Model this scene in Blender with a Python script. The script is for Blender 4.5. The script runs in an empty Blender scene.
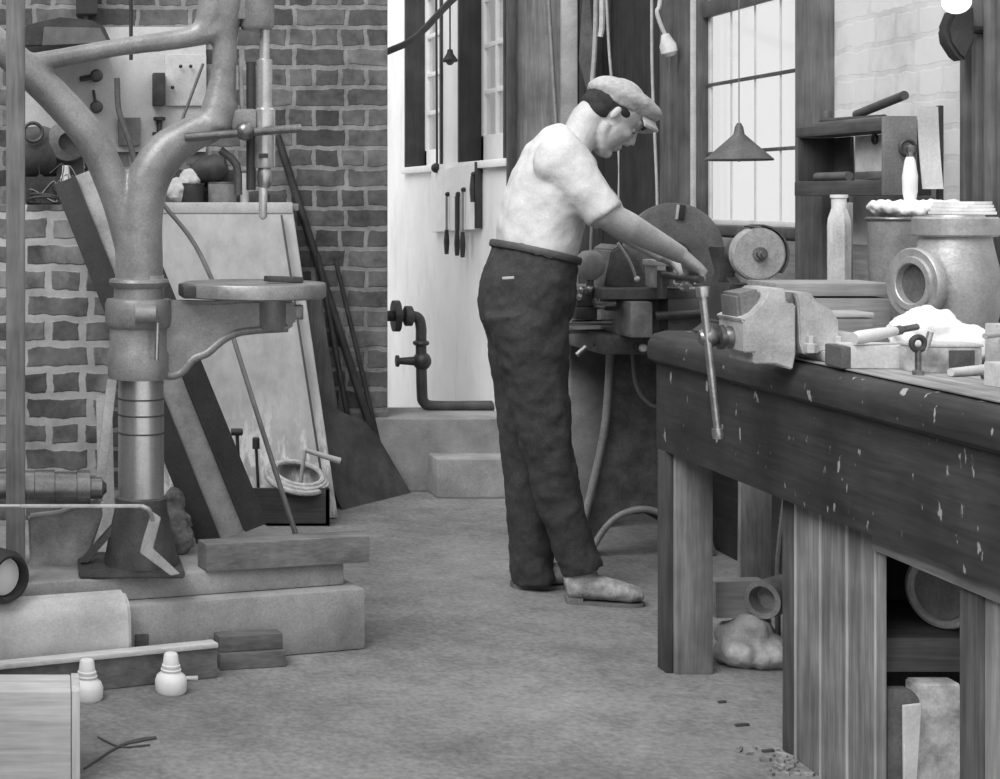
import bpy, bmesh, math, random
from mathutils import Vector, Matrix, Quaternion
random.seed(7)
V = Vector
C = bpy.context.scene.collection
F, CX, HY, CH = 1600.0, 50.0, 200.0, 1.25      # focal length (px), principal point, eye height


def W(px, py, s):
    """photo measurement at a scale of s pixels per metre -> metres in the room"""
    return V(((px - CX) / s, F / s, CH - (py - HY) / s))


def lin(v):
    c = v / 255.0
    return c / 12.92 if c <= 0.04045 else ((c + 0.055) / 1.055) ** 2.4


# ------------------------------------------------------------------ materials
_mc = {}


def nodes_of(name):
    m = bpy.data.materials.new(name)
    m.use_nodes = True
    nt = m.node_tree
    return m, nt, nt.nodes['Principled BSDF']


def grey(n, v):
    x = lin(max(0, min(255, v)))
    return (x, x, x, 1)


def ramp(nt, fac, stops):
    r = nt.nodes.new('ShaderNodeValToRGB')
    el = r.color_ramp.elements
    el[0].position, el[1].position = stops[0][0], stops[-1][0]
    el[0].color, el[1].color = grey(0, stops[0][1]), grey(0, stops[-1][1])
    for p, v in stops[1:-1]:
        e = el.new(p)
        e.color = grey(0, v)
    nt.links.new(fac, r.inputs[0])
    return r.outputs[0]


def noise(nt, scale, detail=5, stretch=(1, 1, 1), rough=.6):
    tc = nt.nodes.new('ShaderNodeTexCoord')
    mp = nt.nodes.new('ShaderNodeMapping')
    mp.inputs['Scale'].default_value = stretch
    nz = nt.nodes.new('ShaderNodeTexNoise')
    nz.inputs['Scale'].default_value = scale
    nz.inputs['Detail'].default_value = detail
    nz.inputs['Roughness'].default_value = rough
    nt.links.new(tc.outputs['Object'], mp.inputs[0])
    nt.links.new(mp.outputs[0], nz.inputs['Vector'])
    return nz.outputs['Fac']


def mixc(nt, fac, a, b, mode='MIX'):
    mx = nt.nodes.new('ShaderNodeMix')
    mx.data_type = 'RGBA'
    mx.blend_type = mode
    if hasattr(fac, 'links'):
        nt.links.new(fac, mx.inputs[0])
    else:
        mx.inputs[0].default_value = fac
    for q, i in ((a, 6), (b, 7)):
        if hasattr(q, 'links'):
            nt.links.new(q, mx.inputs[i])
        else:
            mx.inputs[i].default_value = q
    return mx.outputs[2]


def bumpit(nt, bs, h, strength, dist=.01):
    b = nt.nodes.new('ShaderNodeBump')
    b.inputs['Strength'].default_value = strength
    b.inputs['Distance'].default_value = dist
    nt.links.new(h, b.inputs['Height'])
    nt.links.new(b.outputs[0], bs.inputs['Normal'])


def mat(v, rough=.75, metal=0.0, var=.12, scale=14, bump=.15, stretch=(1, 1, 1), fine=True, emit=0):
    key = (v, rough, metal, var, scale, bump, stretch, emit)
    if key in _mc:
        return _mc[key]
    m, nt, bs = nodes_of('surface_%d' % len(_mc))
    f = noise(nt, scale, 6, stretch)
    col = ramp(nt, f, ((.25, v * (1 - var)), (.75, v * (1 + var))))
    if v < 215:
        col = mixc(nt, .5, col, ramp(nt, noise(nt, 6, 7, (1, 1, 1), .7), ((.3, 88), (.7, 212))), 'SOFT_LIGHT')
        col = mixc(nt, .3, col, ramp(nt, noise(nt, 170, 3), ((.3, 60), (.7, 225))), 'SOFT_LIGHT')
    nt.links.new(col, bs.inputs['Base Color'])
    bs.inputs['Roughness'].default_value = rough
    bs.inputs['Metallic'].default_value = metal
    if bump:
        bumpit(nt, bs, noise(nt, scale * 5, 4, stretch), bump, .006)
    _mc[key] = m
    return m


def wood(v, axis='X', var=.22, rough=.75, spots=0):
    key = ('w', v, axis, var, rough, spots)
    if key in _mc:
        return _mc[key]
    st = {'X': (.06, 1, 1), 'Y': (1, .06, 1), 'Z': (1, 1, .06)}[axis]
    m, nt, bs = nodes_of('timber_%d' % len(_mc))
    f = noise(nt, 45, 6, st)
    g = noise(nt, 5, 3)
    col = ramp(nt, f, ((.25, v * (1 - var)), (.5, v), (.78, v * (1 + var))))
    col = mixc(nt, .7, col, ramp(nt, g, ((.3, 80), (.7, 205))), 'SOFT_LIGHT')
    col = mixc(nt, .35, col, ramp(nt, noise(nt, 130, 3, st), ((.3, 60), (.7, 225))), 'SOFT_LIGHT')
    if spots:
        st2 = {'X': (.5, 1, 1), 'Y': (1, 1, .45), 'Z': (1, 1, .5)}[axis]
        sp = ramp(nt, noise(nt, 38, 3, st2, .5), ((.668, 0), (.70, 255)))
        col = mixc(nt, sp, col, grey(0, spots))
    nt.links.new(col, bs.inputs['Base Color'])
    bs.inputs['Roughness'].default_value = rough
    bumpit(nt, bs, f, .25, .004)
    _mc[key] = m
    return m


def brick(name, axis, bw, rh, mortar, c1, c2, cm, stain=.5, bump=.6, wash=None):
    m, nt, bs = nodes_of(name)
    tc = nt.nodes.new('ShaderNodeTexCoord')
    sx = nt.nodes.new('ShaderNodeSeparateXYZ')
    cb = nt.nodes.new('ShaderNodeCombineXYZ')
    nt.links.new(tc.outputs['Object'], sx.inputs[0])
    nt.links.new(sx.outputs[axis], cb.inputs[0])
    nt.links.new(sx.outputs[2], cb.inputs[1])
    # wobble so the joints are not ruled lines
    nz = nt.nodes.new('ShaderNodeTexNoise')
    nz.inputs['Scale'].default_value = 16
    nz.inputs['Detail'].default_value = 7
    nt.links.new(tc.outputs['Object'], nz.inputs['Vector'])
    sub = nt.nodes.new('ShaderNodeVectorMath'); sub.operation = 'SUBTRACT'
    sub.inputs[1].default_value = (.5, .5, .5)
    nt.links.new(nz.outputs['Color'], sub.inputs[0])
    sc = nt.nodes.new('ShaderNodeVectorMath'); sc.operation = 'SCALE'
    sc.inputs['Scale'].default_value = .03
    nt.links.new(sub.outputs[0], sc.inputs[0])
    ad = nt.nodes.new('ShaderNodeVectorMath'); ad.operation = 'ADD'
    nt.links.new(cb.outputs[0], ad.inputs[0]); nt.links.new(sc.outputs[0], ad.inputs[1])
    br = nt.nodes.new('ShaderNodeTexBrick')
    br.inputs['Scale'].default_value = 1
    br.inputs['Brick Width'].default_value = bw
    br.inputs['Row Height'].default_value = rh
    br.inputs['Mortar Size'].default_value = mortar
    br.inputs['Mortar Smooth'].default_value = .3
    br.inputs['Color1'].default_value = grey(0, c1)
    br.inputs['Color2'].default_value = grey(0, c2)
    br.inputs['Mortar'].default_value = grey(0, cm)
    br.offset = .25
    br.squash = .5
    br.squash_frequency = 2
    nt.links.new(ad.outputs[0], br.inputs['Vector'])
    col = mixc(nt, stain, br.outputs['Color'], ramp(nt, noise(nt, 11, 8, (1, 1, 1), .72), ((.3, 50), (.7, 225))), 'SOFT_LIGHT')
    if wash:
        lo, hi, v = wash
        col = mixc(nt, ramp(nt, noise(nt, 5, 6, (1, 1, .6)), ((lo, 0), (hi, 255))), col, grey(0, v))
    nt.links.new(col, bs.inputs['Base Color'])
    bs.inputs['Roughness'].default_value = .9
    inv = nt.nodes.new('ShaderNodeMath'); inv.operation = 'SUBTRACT'
    inv.inputs[0].default_value = 1
    nt.links.new(br.outputs['Fac'], inv.inputs[1])
    bumpit(nt, bs, inv.outputs[0], bump, .008)
    return m


def glass_mat():
    m, nt, bs = nodes_of('window_glass')
    out = nt.nodes['Material Output']
    tr = nt.nodes.new('ShaderNodeBsdfTransparent'); tr.inputs[0].default_value = (.90, .90, .90, 1)
    gl = nt.nodes.new('ShaderNodeBsdfGlossy'); gl.inputs['Roughness'].default_value = .08
    mx = nt.nodes.new('ShaderNodeMixShader'); mx.inputs[0].default_value = .07
    nt.links.new(tr.outputs[0], mx.inputs[1]); nt.links.new(gl.outputs[0], mx.inputs[2])
    nt.links.new(mx.outputs[0], out.inputs[0])
    return m


IRON = mat(84, .5, .25, .2, 10, .25)
IRON_D = mat(66, .55, .2, .2, 12, .25)
CASTING = mat(146, .38, .2, .14, 9, .2)
STEEL = mat(190, .28, .85, .12, 22, .05)
STEEL_D = mat(130, .35, .8, .2, 22, .05)
BLACK = mat(50, .6, 0, .2, 14, .1)
WHITE = mat(226, .6, 0, .05, 10, .1)
CLOTH = mat(226, .95, 0, .06, 20, .35)
PAPER = mat(214, .9, 0, .07, 9, .1)
PALE = mat(186, .8, 0, .1, 9, .15)
MID = mat(140, .75, 0, .15, 9, .15)
BRASS = mat(170, .4, .5, .12, 12, .1)
GLASS = glass_mat()


# ------------------------------------------------------------------ mesh builder
def catmull(pts, k=4):
    pts = [V(p) for p in pts]
    if len(pts) < 3:
        return pts
    P = [pts[0] * 2 - pts[1]] + pts + [pts[-1] * 2 - pts[-2]]
    out = []
    for i in range(1, len(P) - 2):
        a, b, c, d = P[i - 1], P[i], P[i + 1], P[i + 2]
        for j in range(k):
            t = j / k
            out.append(.5 * ((2 * b) + (c - a) * t + (2 * a - 5 * b + 4 * c - d) * t * t + (3 * b - a - 3 * c + d) * t ** 3))
    out.append(pts[-1])
    return out


def lerp_list(vals, n):
    out = []
    m = len(vals) - 1
    for i in range(n):
        t = i / (n - 1) * m
        a = min(int(t), m - 1)
        u = t - a
        if isinstance(vals[0], tuple):
            out.append(tuple(p * (1 - u) + q * u for p, q in zip(vals[a], vals[a + 1])))
        else:
            out.append(vals[a] * (1 - u) + vals[a + 1] * u)
    return out


class MB:
    def __init__(s):
        s.bm = bmesh.new()

    def _merge(s, b):
        me = bpy.data.meshes.new('tmp')
        b.to_mesh(me); b.free()
        s.bm.from_mesh(me)
        bpy.data.meshes.remove(me)
        return s

    def box(s, c, size, rot=None, bev=.004):
        b = bmesh.new()
        bmesh.ops.create_cube(b, size=1)
        for v in b.verts:
            v.co = V((v.co.x * size[0], v.co.y * size[1], v.co.z * size[2]))
        bev = min(bev, min(size) * .3)
        if bev > 0:
            bmesh.ops.bevel(b, geom=list(b.edges), offset=bev, segments=2, affect='EDGES', profile=.6)
        M = Matrix.Translation(V(c))
        if rot is not None:
            M = M @ (rot.to_4x4() if isinstance(rot, (Matrix, Quaternion)) else Matrix.Rotation(rot, 4, 'Z'))
        b.transform(M if not isinstance(rot, Quaternion) else Matrix.Translation(V(c)) @ rot.to_matrix().to_4x4())
        return s._merge(b)

    def span(s, x0, x1, y0, y1, z0, z1, bev=.004):
        return s.box(((x0 + x1) / 2, (y0 + y1) / 2, (z0 + z1) / 2), (abs(x1 - x0), abs(y1 - y0), abs(z1 - z0)), None, bev)

    def beam(s, a, b, w, h, side=(0, 1, 0), bev=.004):
        """bar from a to b; h is its size along `side`, w across"""
        a, b = V(a), V(b)
        x = (b - a).normalized()
        y = V(side); y = (y - x * y.dot(x)).normalized()
        z = x.cross(y)
        R = Matrix((x, y, z)).transposed()
        return s.box((a + b) / 2, ((b - a).length, h, w), R, bev)

    def tube(s, pts, r, n=12, side=None, smooth=0, caps=True):
        pts = catmull(pts, smooth) if smooth else [V(p) for p in pts]
        if not isinstance(r, (list,)):
            r = [r] * len(pts)
        if len(r) != len(pts):
            r = lerp_list(r, len(pts))
        b = s.bm
        rings = []
        u = None
        for i, p in enumerate(pts):
            t = (pts[min(i + 1, len(pts) - 1)] - pts[max(i - 1, 0)]).normalized()
            if side is not None:
                h = V(side)
            elif u is None:
                h = V((0, 1, 0)) if abs(t.y) < .9 else V((0, 0, 1))
            else:
                h = u
            u = (h - t * h.dot(t)).normalized()
            w = t.cross(u)
            ru, rw = r[i] if isinstance(r[i], tuple) else (r[i], r[i])
            rings.append([b.verts.new(p + u * ru * math.cos(2 * math.pi * k / n) + w * rw * math.sin(2 * math.pi * k / n)) for k in range(n)])
        for q in range(len(rings) - 1):
            for k in range(n):
                b.faces.new((rings[q][k], rings[q][(k + 1) % n], rings[q + 1][(k + 1) % n], rings[q + 1][k]))
        if caps:
            b.faces.new(rings[0][::-1]); b.faces.new(rings[-1])
        return s

    def lathe(s, c, axis, prof, n=28):
        """prof: (radius, distance along the axis)"""
        z = V(axis).normalized()
        h = V((0, 1, 0)) if abs(z.y) < .9 else V((1, 0, 0))
        x = (h - z * h.dot(z)).normalized()
        y = z.cross(x)
        c = V(c)
        b = s.bm
        rings = []
        for rr, d in prof:
            if rr < 1e-5:
                rings.append([b.verts.new(c + z * d)])
            else:
                rings.append([b.verts.new(c + z * d + (x * math.cos(2 * math.pi * k / n) + y * math.sin(2 * math.pi * k / n)) * rr) for k in range(n)])
        for A, B in zip(rings, rings[1:]):
            for k in range(n):
                if len(A) == 1 and len(B) == 1:
                    continue
                if len(A) == 1:
                    b.faces.new((A[0], B[k], B[(k + 1) % n]))
                elif len(B) == 1:
                    b.faces.new((A[k], B[0], A[(k + 1) % n]))
                else:
                    b.faces.new((A[k], B[k], B[(k + 1) % n], A[(k + 1) % n]))
        if len(rings[0]) > 1:
            b.faces.new(rings[0])
        if len(rings[-1]) > 1:
            b.faces.new(rings[-1][::-1])
        return s

    def prism(s, pts, ext, bev=.0):
        b = bmesh.new()
        vs = [b.verts.new(V(p)) for p in pts]
        f = b.faces.new(vs)
        g = bmesh.ops.extrude_face_region(b, geom=[f])
        for e in g['geom']:
            if isinstance(e, bmesh.types.BMVert):
                e.co += V(ext)
        bmesh.ops.recalc_face_normals(b, faces=b.faces)
        if bev:
            sharp = [e for e in b.edges if len(e.link_faces) == 2 and e.calc_face_angle(0) > .5]
            bmesh.ops.bevel(b, geom=sharp, offset=bev, segments=2, affect='EDGES')
        return s._merge(b)

    def ball(s, c, r, R=None, n=16):
        b = bmesh.new()
        bmesh.ops.create_uvsphere(b, u_segments=n, v_segments=max(8, n * 2 // 3), radius=1)
        r = (r, r, r) if not isinstance(r, tuple) else r
        for v in b.verts:
            v.co = V((v.co.x * r[0], v.co.y * r[1], v.co.z * r[2]))
        b.transform(Matrix.Translation(V(c)) @ (R.to_4x4() if R is not None else Matrix.Identity(4)))
        return s._merge(b)

    def ring(s, c, axis, R, r, n=32, m=10):
        z = V(axis).normalized()
        h = V((0, 1, 0)) if abs(z.y) < .9 else V((1, 0, 0))
        x = (h - z * h.dot(z)).normalized(); y = z.cross(x)
        pts = [V(c) + (x * math.cos(2 * math.pi * k / n) + y * math.sin(2 * math.pi * k / n)) * R for k in range(n + 1)]
        return s.tube(pts, r, m, side=tuple(z))

    def build(s, name, m, parent=None, smooth=True, origin=None):
        bm = s.bm
        bmesh.ops.recalc_face_normals(bm, faces=bm.faces)
        me = bpy.data.meshes.new(name)
        if parent is not None:
            o0 = V(parent['_o'])
        elif origin is not None:
            o0 = V(origin)
        else:
            xs = [v.co for v in bm.verts]
            lo = V([min(v[i] for v in xs) for i in range(3)]); hi = V([max(v[i] for v in xs) for i in range(3)])
            o0 = V(((lo.x + hi.x) / 2, (lo.y + hi.y) / 2, lo.z))
        for v in bm.verts:
            v.co -= o0
        bm.to_mesh(me); bm.free()
        if smooth:
            me.polygons.foreach_set('use_smooth', [True] * len(me.polygons))
            me.set_sharp_from_angle(angle=math.radians(38))
        o = bpy.data.objects.new(name, me)
        me.materials.append(m)
        C.objects.link(o)
        o['_o'] = tuple(o0)
        if parent is not None:
            o.parent = parent
        else:
            o.location = o0
        return o


def fuse(o, voxel, it=4, disp=None):
    """weld overlapping volumes into one continuous skin"""
    r = o.modifiers.new('weld', 'REMESH'); r.mode = 'VOXEL'; r.voxel_size = voxel; r.use_smooth_shade = True
    if it:
        sm = o.modifiers.new('soft', 'SMOOTH'); sm.factor = .5; sm.iterations = it
    if disp:
        tx = bpy.data.textures.new('folds', 'CLOUDS'); tx.noise_scale = disp[1]
        d = o.modifiers.new('folds', 'DISPLACE'); d.texture = tx; d.strength = disp[0]; d.mid_level = .5
        d.texture_coords = 'LOCAL'
    dg = bpy.context.evaluated_depsgraph_get()
    me = bpy.data.meshes.new_from_object(o.evaluated_get(dg))
    o.modifiers.clear()
    old = o.data
    o.data = me
    me.polygons.foreach_set('use_smooth', [True] * len(me.polygons))
    bpy.data.meshes.remove(old)
    return o


def tag(o, label=None, cat=None, group=None, kind=None):
    if label: o['label'] = label
    if cat: o['category'] = cat
    if group: o['group'] = group
    if kind: o['kind'] = kind
    return o


def thing(name, loc, label, cat, group=None):
    o = bpy.data.objects.new(name, None)
    C.objects.link(o)
    o.location = V(loc); o['_o'] = tuple(V(loc)); o.empty_display_size = .05
    return tag(o, label, cat, group)


def struct(o):
    o['kind'] = 'structure'
    return o


# ================================================================== SETTING
RX = 2.40          # right wall plane
BX = 1.98          # wall of the bay at the back
BY = 6.90          # brick wall plane

floor_m, nt, bs = nodes_of('concrete_floor')
col = ramp(nt, noise(nt, 1.6, 8, (1, 1, 1), .65), ((.3, 112), (.5, 136), (.72, 160)))
col = mixc(nt, .45, col, ramp(nt, noise(nt, 60, 4), ((.3, 50), (.7, 215))), 'SOFT_LIGHT')
col = mixc(nt, .5, col, ramp(nt, noise(nt, 9, 8, (1, 1, 1), .75), ((.3, 80), (.7, 205))), 'SOFT_LIGHT')
col = mixc(nt, ramp(nt, noise(nt, 3.2, 8), ((.58, 0), (.72, 130))), col, grey(0, 108))
nt.links.new(col, bs.inputs['Base Color']); bs.inputs['Roughness'].default_value = .9
bumpit(nt, bs, noise(nt, 55, 6), .35, .01)
struct(MB().span(-1.6, RX + .2, 1.0, 10.2, -.12, 0, 0).build('floor', floor_m))

brick_back = brick('brick_back_wall', 0, .225, .0868, .011, 78, 126, 146, .8)
struct(MB().span(-1.6, 1.457, BY, BY + .42, 0, 3.1, .006).build('wall_back', brick_back))
brick_low = brick('brick_low_wall', 0, .21, .08, .014, 88, 142, 190, .85, wash=(.50, .72, 184))
struct(MB().span(-1.2, .195, 5.0, 5.42, 0, 1.235, .008).build('wall_low', brick_low))
tag(bpy.data.objects['wall_low'], 'low brick wall with pale mortar behind the drill press')

struct(MB().span(-1.75, -1.6, .5, BY + .42, 0, 2.7, 0).build('wall_left', mat(74, .9, 0, .2, 4, .2)))

plaster, nt, bs = nodes_of('whitewashed_plaster')
col = ramp(nt, noise(nt, 2.2, 7), ((.3, 220), (.7, 238)))
col = mixc(nt, ramp(nt, noise(nt, 7, 8, (1, 1, .35), .7), ((.52, 0), (.78, 170))), col, grey(0, 176))
nt.links.new(col, bs.inputs['Base Color']); bs.inputs['Roughness'].default_value = .9
bumpit(nt, bs, noise(nt, 30, 5), .2, .006)


def wall_x(name, x0, x1, y0, y1, z1, openings, m):
    b = MB()
    ys = y0
    for (a, c, zb, zt) in openings:
        b.span(x0, x1, ys, a, 0, z1, 0)
        b.span(x0, x1, a, c, 0, zb, 0)
        b.span(x0, x1, a, c, zt, z1, 0)
        ys = c
    b.span(x0, x1, ys, y1, 0, z1, 0)
    return struct(b.build(name, m, smooth=False))


w2 = (F / 231.0, F / 207.0)      # near window of the bay
w1 = (F / 198.5, F / 180.0)      # far window of the bay
ZS = 1.43
wall_x('wall_bay', BX, BX + .2, BY, 9.9, 3.1, [(w2[0], w2[1], ZS, 2.75), (w1[0], w1[1], ZS, 2.75)], plaster)
struct(MB().span(-.2, BX + .2, 9.9, 10.1, 0, 3.1, 0).build('wall_far', plaster))

whitebrick = brick('whitewashed_brick', 1, .235, .085, .010, 202, 216, 194, .5, .15, wash=(.42, .62, 214))
wr3 = (F / 314.0, F / 270.0, 1.16, 2.6)
wr4 = (3.30, F / 402.0, 1.16, 2.6)
wall_x('wall_right', RX, RX + .05, 2.0, BY, 3.1, [wr4, wr3], whitebrick)
struct(MB().span(BX, RX + .2, BY - .02, BY + .0, 0, 3.1, 0).build('wall_return', wood(142, 'Z', .12)))
# yard wall seen through the panes of the bay
tag(struct(MB().span(3.3, 3.4, 9.6, 17, 0, 4.2, 0).build('wall_yard', mat(200, .9, 0, .2, 3, .1))), 'grey yard wall seen through the window panes')

# kerb and step before the bay
conc = mat(148, .9, 0, .16, 4, .3)
struct(MB().span(1.39, BX + .02, 6.86, 7.25, 0, .312, .012).build('trim_1', conc))
struct(MB().span(1.62, BX + .05, 6.70, 6.87, 0, .165, .012).build('trim_2', mat(160, .9, 0, .16, 4, .3)))


def sash_window(name, label, y0, y1, z0, z1, x, depth, frame_m, sash_m, cols, zbars, sill_m, bar=.022, rail=.075):
    """opening in an x = const wall seen from -x; sash set back by `depth`"""
    root = thing(name, (x, (y0 + y1) / 2, z0), label, None)
    struct(root)
    f = MB()
    f.span(x - .012, x + depth, y0, y0 + .03, z0, z1); f.span(x - .012, x + depth, y1 - .03, y1, z0, z1)
    f.span(x - .012, x + depth, y0 + .03, y1 - .03, z1 - .03, z1)
    f.build('window_frame', frame_m, root)
    MB().span(x - .025, x + depth, y0 - .03, y1 + .03, z0 - .035, z0, .006).build('sill', sill_m, root)
    thin = depth < .1
    dd = .012 if thin else .035
    xs = x + depth - dd
    g = MB()
    a, b, c, d = y0 + .03, y1 - .03, z0, z1 - .03
    sw_ = .02 if thin else .045
    g.span(xs, xs + dd, a, a + sw_, c, d); g.span(xs, xs + dd, b - sw_, b, c, d)
    g.span(xs, xs + dd, a, b, c, c + rail); g.span(xs, xs + dd, a, b, d - .05, d)
    for k in range(1, cols):
        yy = a + (b - a) * k / cols
        g.span(xs + .002, xs + dd - .004, yy - bar / 2, yy + bar / 2, c + rail, d, .002)
    for z in zbars:
        g.span(xs + .003, xs + dd - .005, a, b, z - bar / 2, z + bar / 2, .002)
    g.build('sash', sash_m, root)
    MB().span(xs + dd * .4, xs + dd * .4 + .003, a + .01, b - .01, c + .015, d - .02, 0).build('pane', GLASS, root, smooth=False)
    return root


sash_white = mat(222, .6, 0, .05, 10, .1)
dark_jamb = wood(56, 'Z', .15, .6)  # dark tone for frame and jambs of both bay windows
sash_window('window_1', 'far window of the white bay with white glazing bars', w1[0], w1[1], ZS, 2.75, BX, .13, dark_jamb, sash_white, 3, (1.726, 1.935, 2.145, 2.36), plaster, .022, .095)
sash_window('window_2', 'near window of the white bay with dark jamb and white bars', w2[0], w2[1], ZS, 2.75, BX, .13, dark_jamb, sash_white, 3, (1.765, 1.985, 2.205, 2.42), plaster, .022, .13)
frame_d = wood(92, 'Z', .12, .6)
sash_window('window_3', 'tall bright window behind the conical lamp', wr3[0], wr3[1], 1.16, 2.6, RX, .036, frame_d, mat(206, .6, 0, .05), 4, (), frame_d, .006, .02)  # window glare put into the pale colour of the sash bars
for z_ in (1.42, 1.672):
    MB().span(RX + .02, RX + .032, wr3[0] + .02, wr3[1] - .02, z_ - .006, z_ + .006, .001).build('glazing_bar', frame_d, bpy.data.objects['window_3'])
bb = MB().span(RX + .004, RX + .03, wr3[0] + .03, wr3[1] - .03, 1.92, 1.98).build('meeting_rail', frame_d, bpy.data.objects['window_3'])
sash_window('window_4', 'window edge at the right border beside fluted casing', wr4[0], wr4[1], 1.16, 2.6, RX, .036, PALE, PALE, 3, (1.42, 1.672), PALE, .016, .04)

# dark casings and boards on the right wall
t = MB()
for k, (a, b, d) in enumerate(((F / 270 + .0, F / 270 + .07, .05), (F / 270 + .07, F / 270 + .16, .035), (F / 270 + .16, F / 270 + .26, .045))):
    t.span(RX - d, RX, a, b, .0, 3.0, .006)
struct(t.build('trim_3', wood(96, 'Z', .12, .6)))
struct(MB().span(RX - .03, RX, F / 270 - .012, F / 270 + .002, 1.15, 3.0, .004).build('trim_4', mat(196, .6, 0, .06, 12, .1)))
struct(MB().span(RX - .03, RX, F / 270 + .26, BY - .02, 0, 3.0, .004).build('trim_5', wood(52, 'Z', .2, .7)))
struct(MB().span(RX - .04, RX, F / 327, F / 315.5, .95, 3.0, .005).build('trim_6', wood(116, 'Z', .12, .7)))
t = MB()
a0 = F / 402.0
for k in range(6):
    w = .026
    t.span(RX - (.05 if k % 2 else .034), RX, a0 + k * w, a0 + (k + 1) * w, .92, 3.0, .006)
struct(t.build('trim_7', wood(112, 'Z', .1, .6)))
struct(MB().span(RX - .022, RX, 4.3, F / 270, 0, .86, .004).build('shade_panel', wood(66, 'Y', .2, .7)))  # added dark panel, paints the low wall as shaded behind the bench end
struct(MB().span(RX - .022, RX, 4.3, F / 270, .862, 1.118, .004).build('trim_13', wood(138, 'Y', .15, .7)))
# heavy timber in the corner, pale strip beside it
struct(MB().span((612 - 50) / 236, (640 - 50) / 236, F / 242, F / 236, 0, 3.0, .008).build('trim_8', wood(70, 'Z', .2, .7)))
struct(MB().span((560 - 50) / 232.6, (576 - 50) / 232.6, BY - .045, BY - .02, 1.45, 3.0, .006).build('trim_9', mat(190, .85, 0, .12, 6, .3)))
struct(MB().span((578 - 50) / 232.6, RX - .03, BY - .05, BY - .02, 0, 3.0, .006).build('trim_10', wood(66, 'Z', .25, .75)))
struct(MB().span((505 - 50) / 232, (513.5 - 50) / 232, BY - .05, BY - .02, .3, 3.0, .004).build('trim_11', wood(78, 'Z', .2, .7)))

# ================================================================== BENCH
FX = 1.60
bench = thing('workbench', (2.0, 3.2, 0), 'long dark timber workbench with thick paint-spattered front along the right wall', 'workbench')
apron_m = wood(58, 'Y', .2, .6, 150)
top_m = wood(150, 'Y', .2, .75)
# worktop with a rounded nose
prof = [(.74, .815), (0.02, .815), (.004, .826), (0, .845), (.004, .872), (.02, .892), (.05, .90), (.74, .90)]
m_ = MB()
m_.prism([(FX + x, 1.9, z) for x, z in prof], (0, 4.29 - 1.9, 0))
wt = m_.build('worktop', apron_m, bench)
MB().span(FX + .036, RX - .055, 1.9, 4.0, .900, .9035, .001).build('top_board', top_m, bench)
MB().span(FX + .025, FX + .065, 1.9, 4.29, .585, .815, .004).build('apron', apron_m, bench)
leg_m = wood(138, 'Z', .14, .8)
L = W(667, 670, 376)
MB().span(1.626, 1.646, 4.225, 4.285, 0, .80, .004).build('leg_dark_side', wood(74, 'Z', .15), bench)  # dark board added to darken the leg's left side
for (x0, y0) in ((1.647, 4.215), (2.22, 4.215), (2.22, 2.1)):
    MB().span(x0, x0 + .10, y0, y0 + .05, 0, .815 if x0 > 2 else .80, .004).build('leg', leg_m, bench)
ya, yb = F / 495, F / 447
bw_ = (yb - ya) / 3
panel_m = wood(132, 'Z', .22, .8)
for k in range(3):
    MB().span(1.668, 1.688, ya + k * bw_ + .003, ya + (k + 1) * bw_ - .003, .0, .82, .004).build('cabinet_board', panel_m, bench)
for k in range(4):
    MB().span(1.6655, 1.672, ya + k * bw_ - .003, ya + k * bw_ + .003, .0, .82, .001).build('bead', wood(172, 'Z', .1), bench)
MB().span(1.668, 1.676, ya - .028, ya - .002, 0, .82, .004).build('door_stop', wood(140, 'Z', .12), bench)
MB().span(1.664, 1.72, yb + .002, yb + .058, 0, .82, .004).build('post', wood(84, 'Z', .2), bench)
MB().span(1.668, 1.74, F / 558, F / 545, 0, .82, .004).build('post', wood(88, 'Z', .25), bench)
for k in range(2):
    MB().span(1.672, 1.692, F / 558 - .125 * (k + 1) - .002, F / 558 - .125 * k - .004, 0, .82, .004).build('cabinet_board', wood(140, 'Z', .2), bench)
MB().span(1.656, 1.69, ya - .62, ya - .006, .545, .60, .004).build('door_head', wood(140, 'Y', .2), bench)
MB().span(1.69, 2.25, F / 492, F / 488, .29, .36, .004).build('shelf_rail', wood(92, 'X', .15), bench)
MB().span(1.70, 2.25, F / 488, F / 450, .335, .36, .004).build('shelf_board', wood(92, 'X', .15), bench)
MB().span(RX - .06, RX - .035, 1.9, 4.285, 0, .815, 0).build('shade_board', wood(52, 'Y', .2), bench)  # added board, its dark colour stands in for the shade under the bench
MB().span(1.70, 2.30, F / 446, F / 441, 0, .815, 0).build('end_board', wood(58, 'Z', .2), bench)

# ---- bench vise (s = 457)
s = 457.0
def v(px, py, dy=0):
    p = W(px, py, s); p.y += dy
    return p
ZT = .9035
vise_m = mat(186, .5, .25, .16, 9, .3)
vise = thing('bench_vise', (1.66, F / s, ZT), 'big light-grey cast bench vise clamped at the bench edge', 'vise')
hw = .065
b = MB()
b.prism([v(784, 300, -hw), v(781, 291, -hw), v(797, 291, -hw), v(803, 300, -hw), v(818, 308, -hw), v(824, 318, -hw), v(826, 346, -hw), v(790, 352, -hw), v(786, 340, -hw)], (0, 2 * hw, 0), .003)
b.build('rear_jaw', vise_m, vise)
b = MB()
b.prism([v(755, 287, -hw), v(772, 287, -hw), v(773, 301, -hw), v(782, 302, -hw), v(782, 352, -hw), v(779, 367, -hw), v(762, 361, -hw), v(741, 361, -hw), v(741, 350, -hw), v(731, 350, -hw), v(731, 319, -hw), v(727, 317, -hw), v(739, 311, -hw), v(748, 302, -hw), v(753, 294, -hw)], (0, 2 * hw, 0), .003)
jw = b.build('front_jaw', vise_m, vise)
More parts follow.
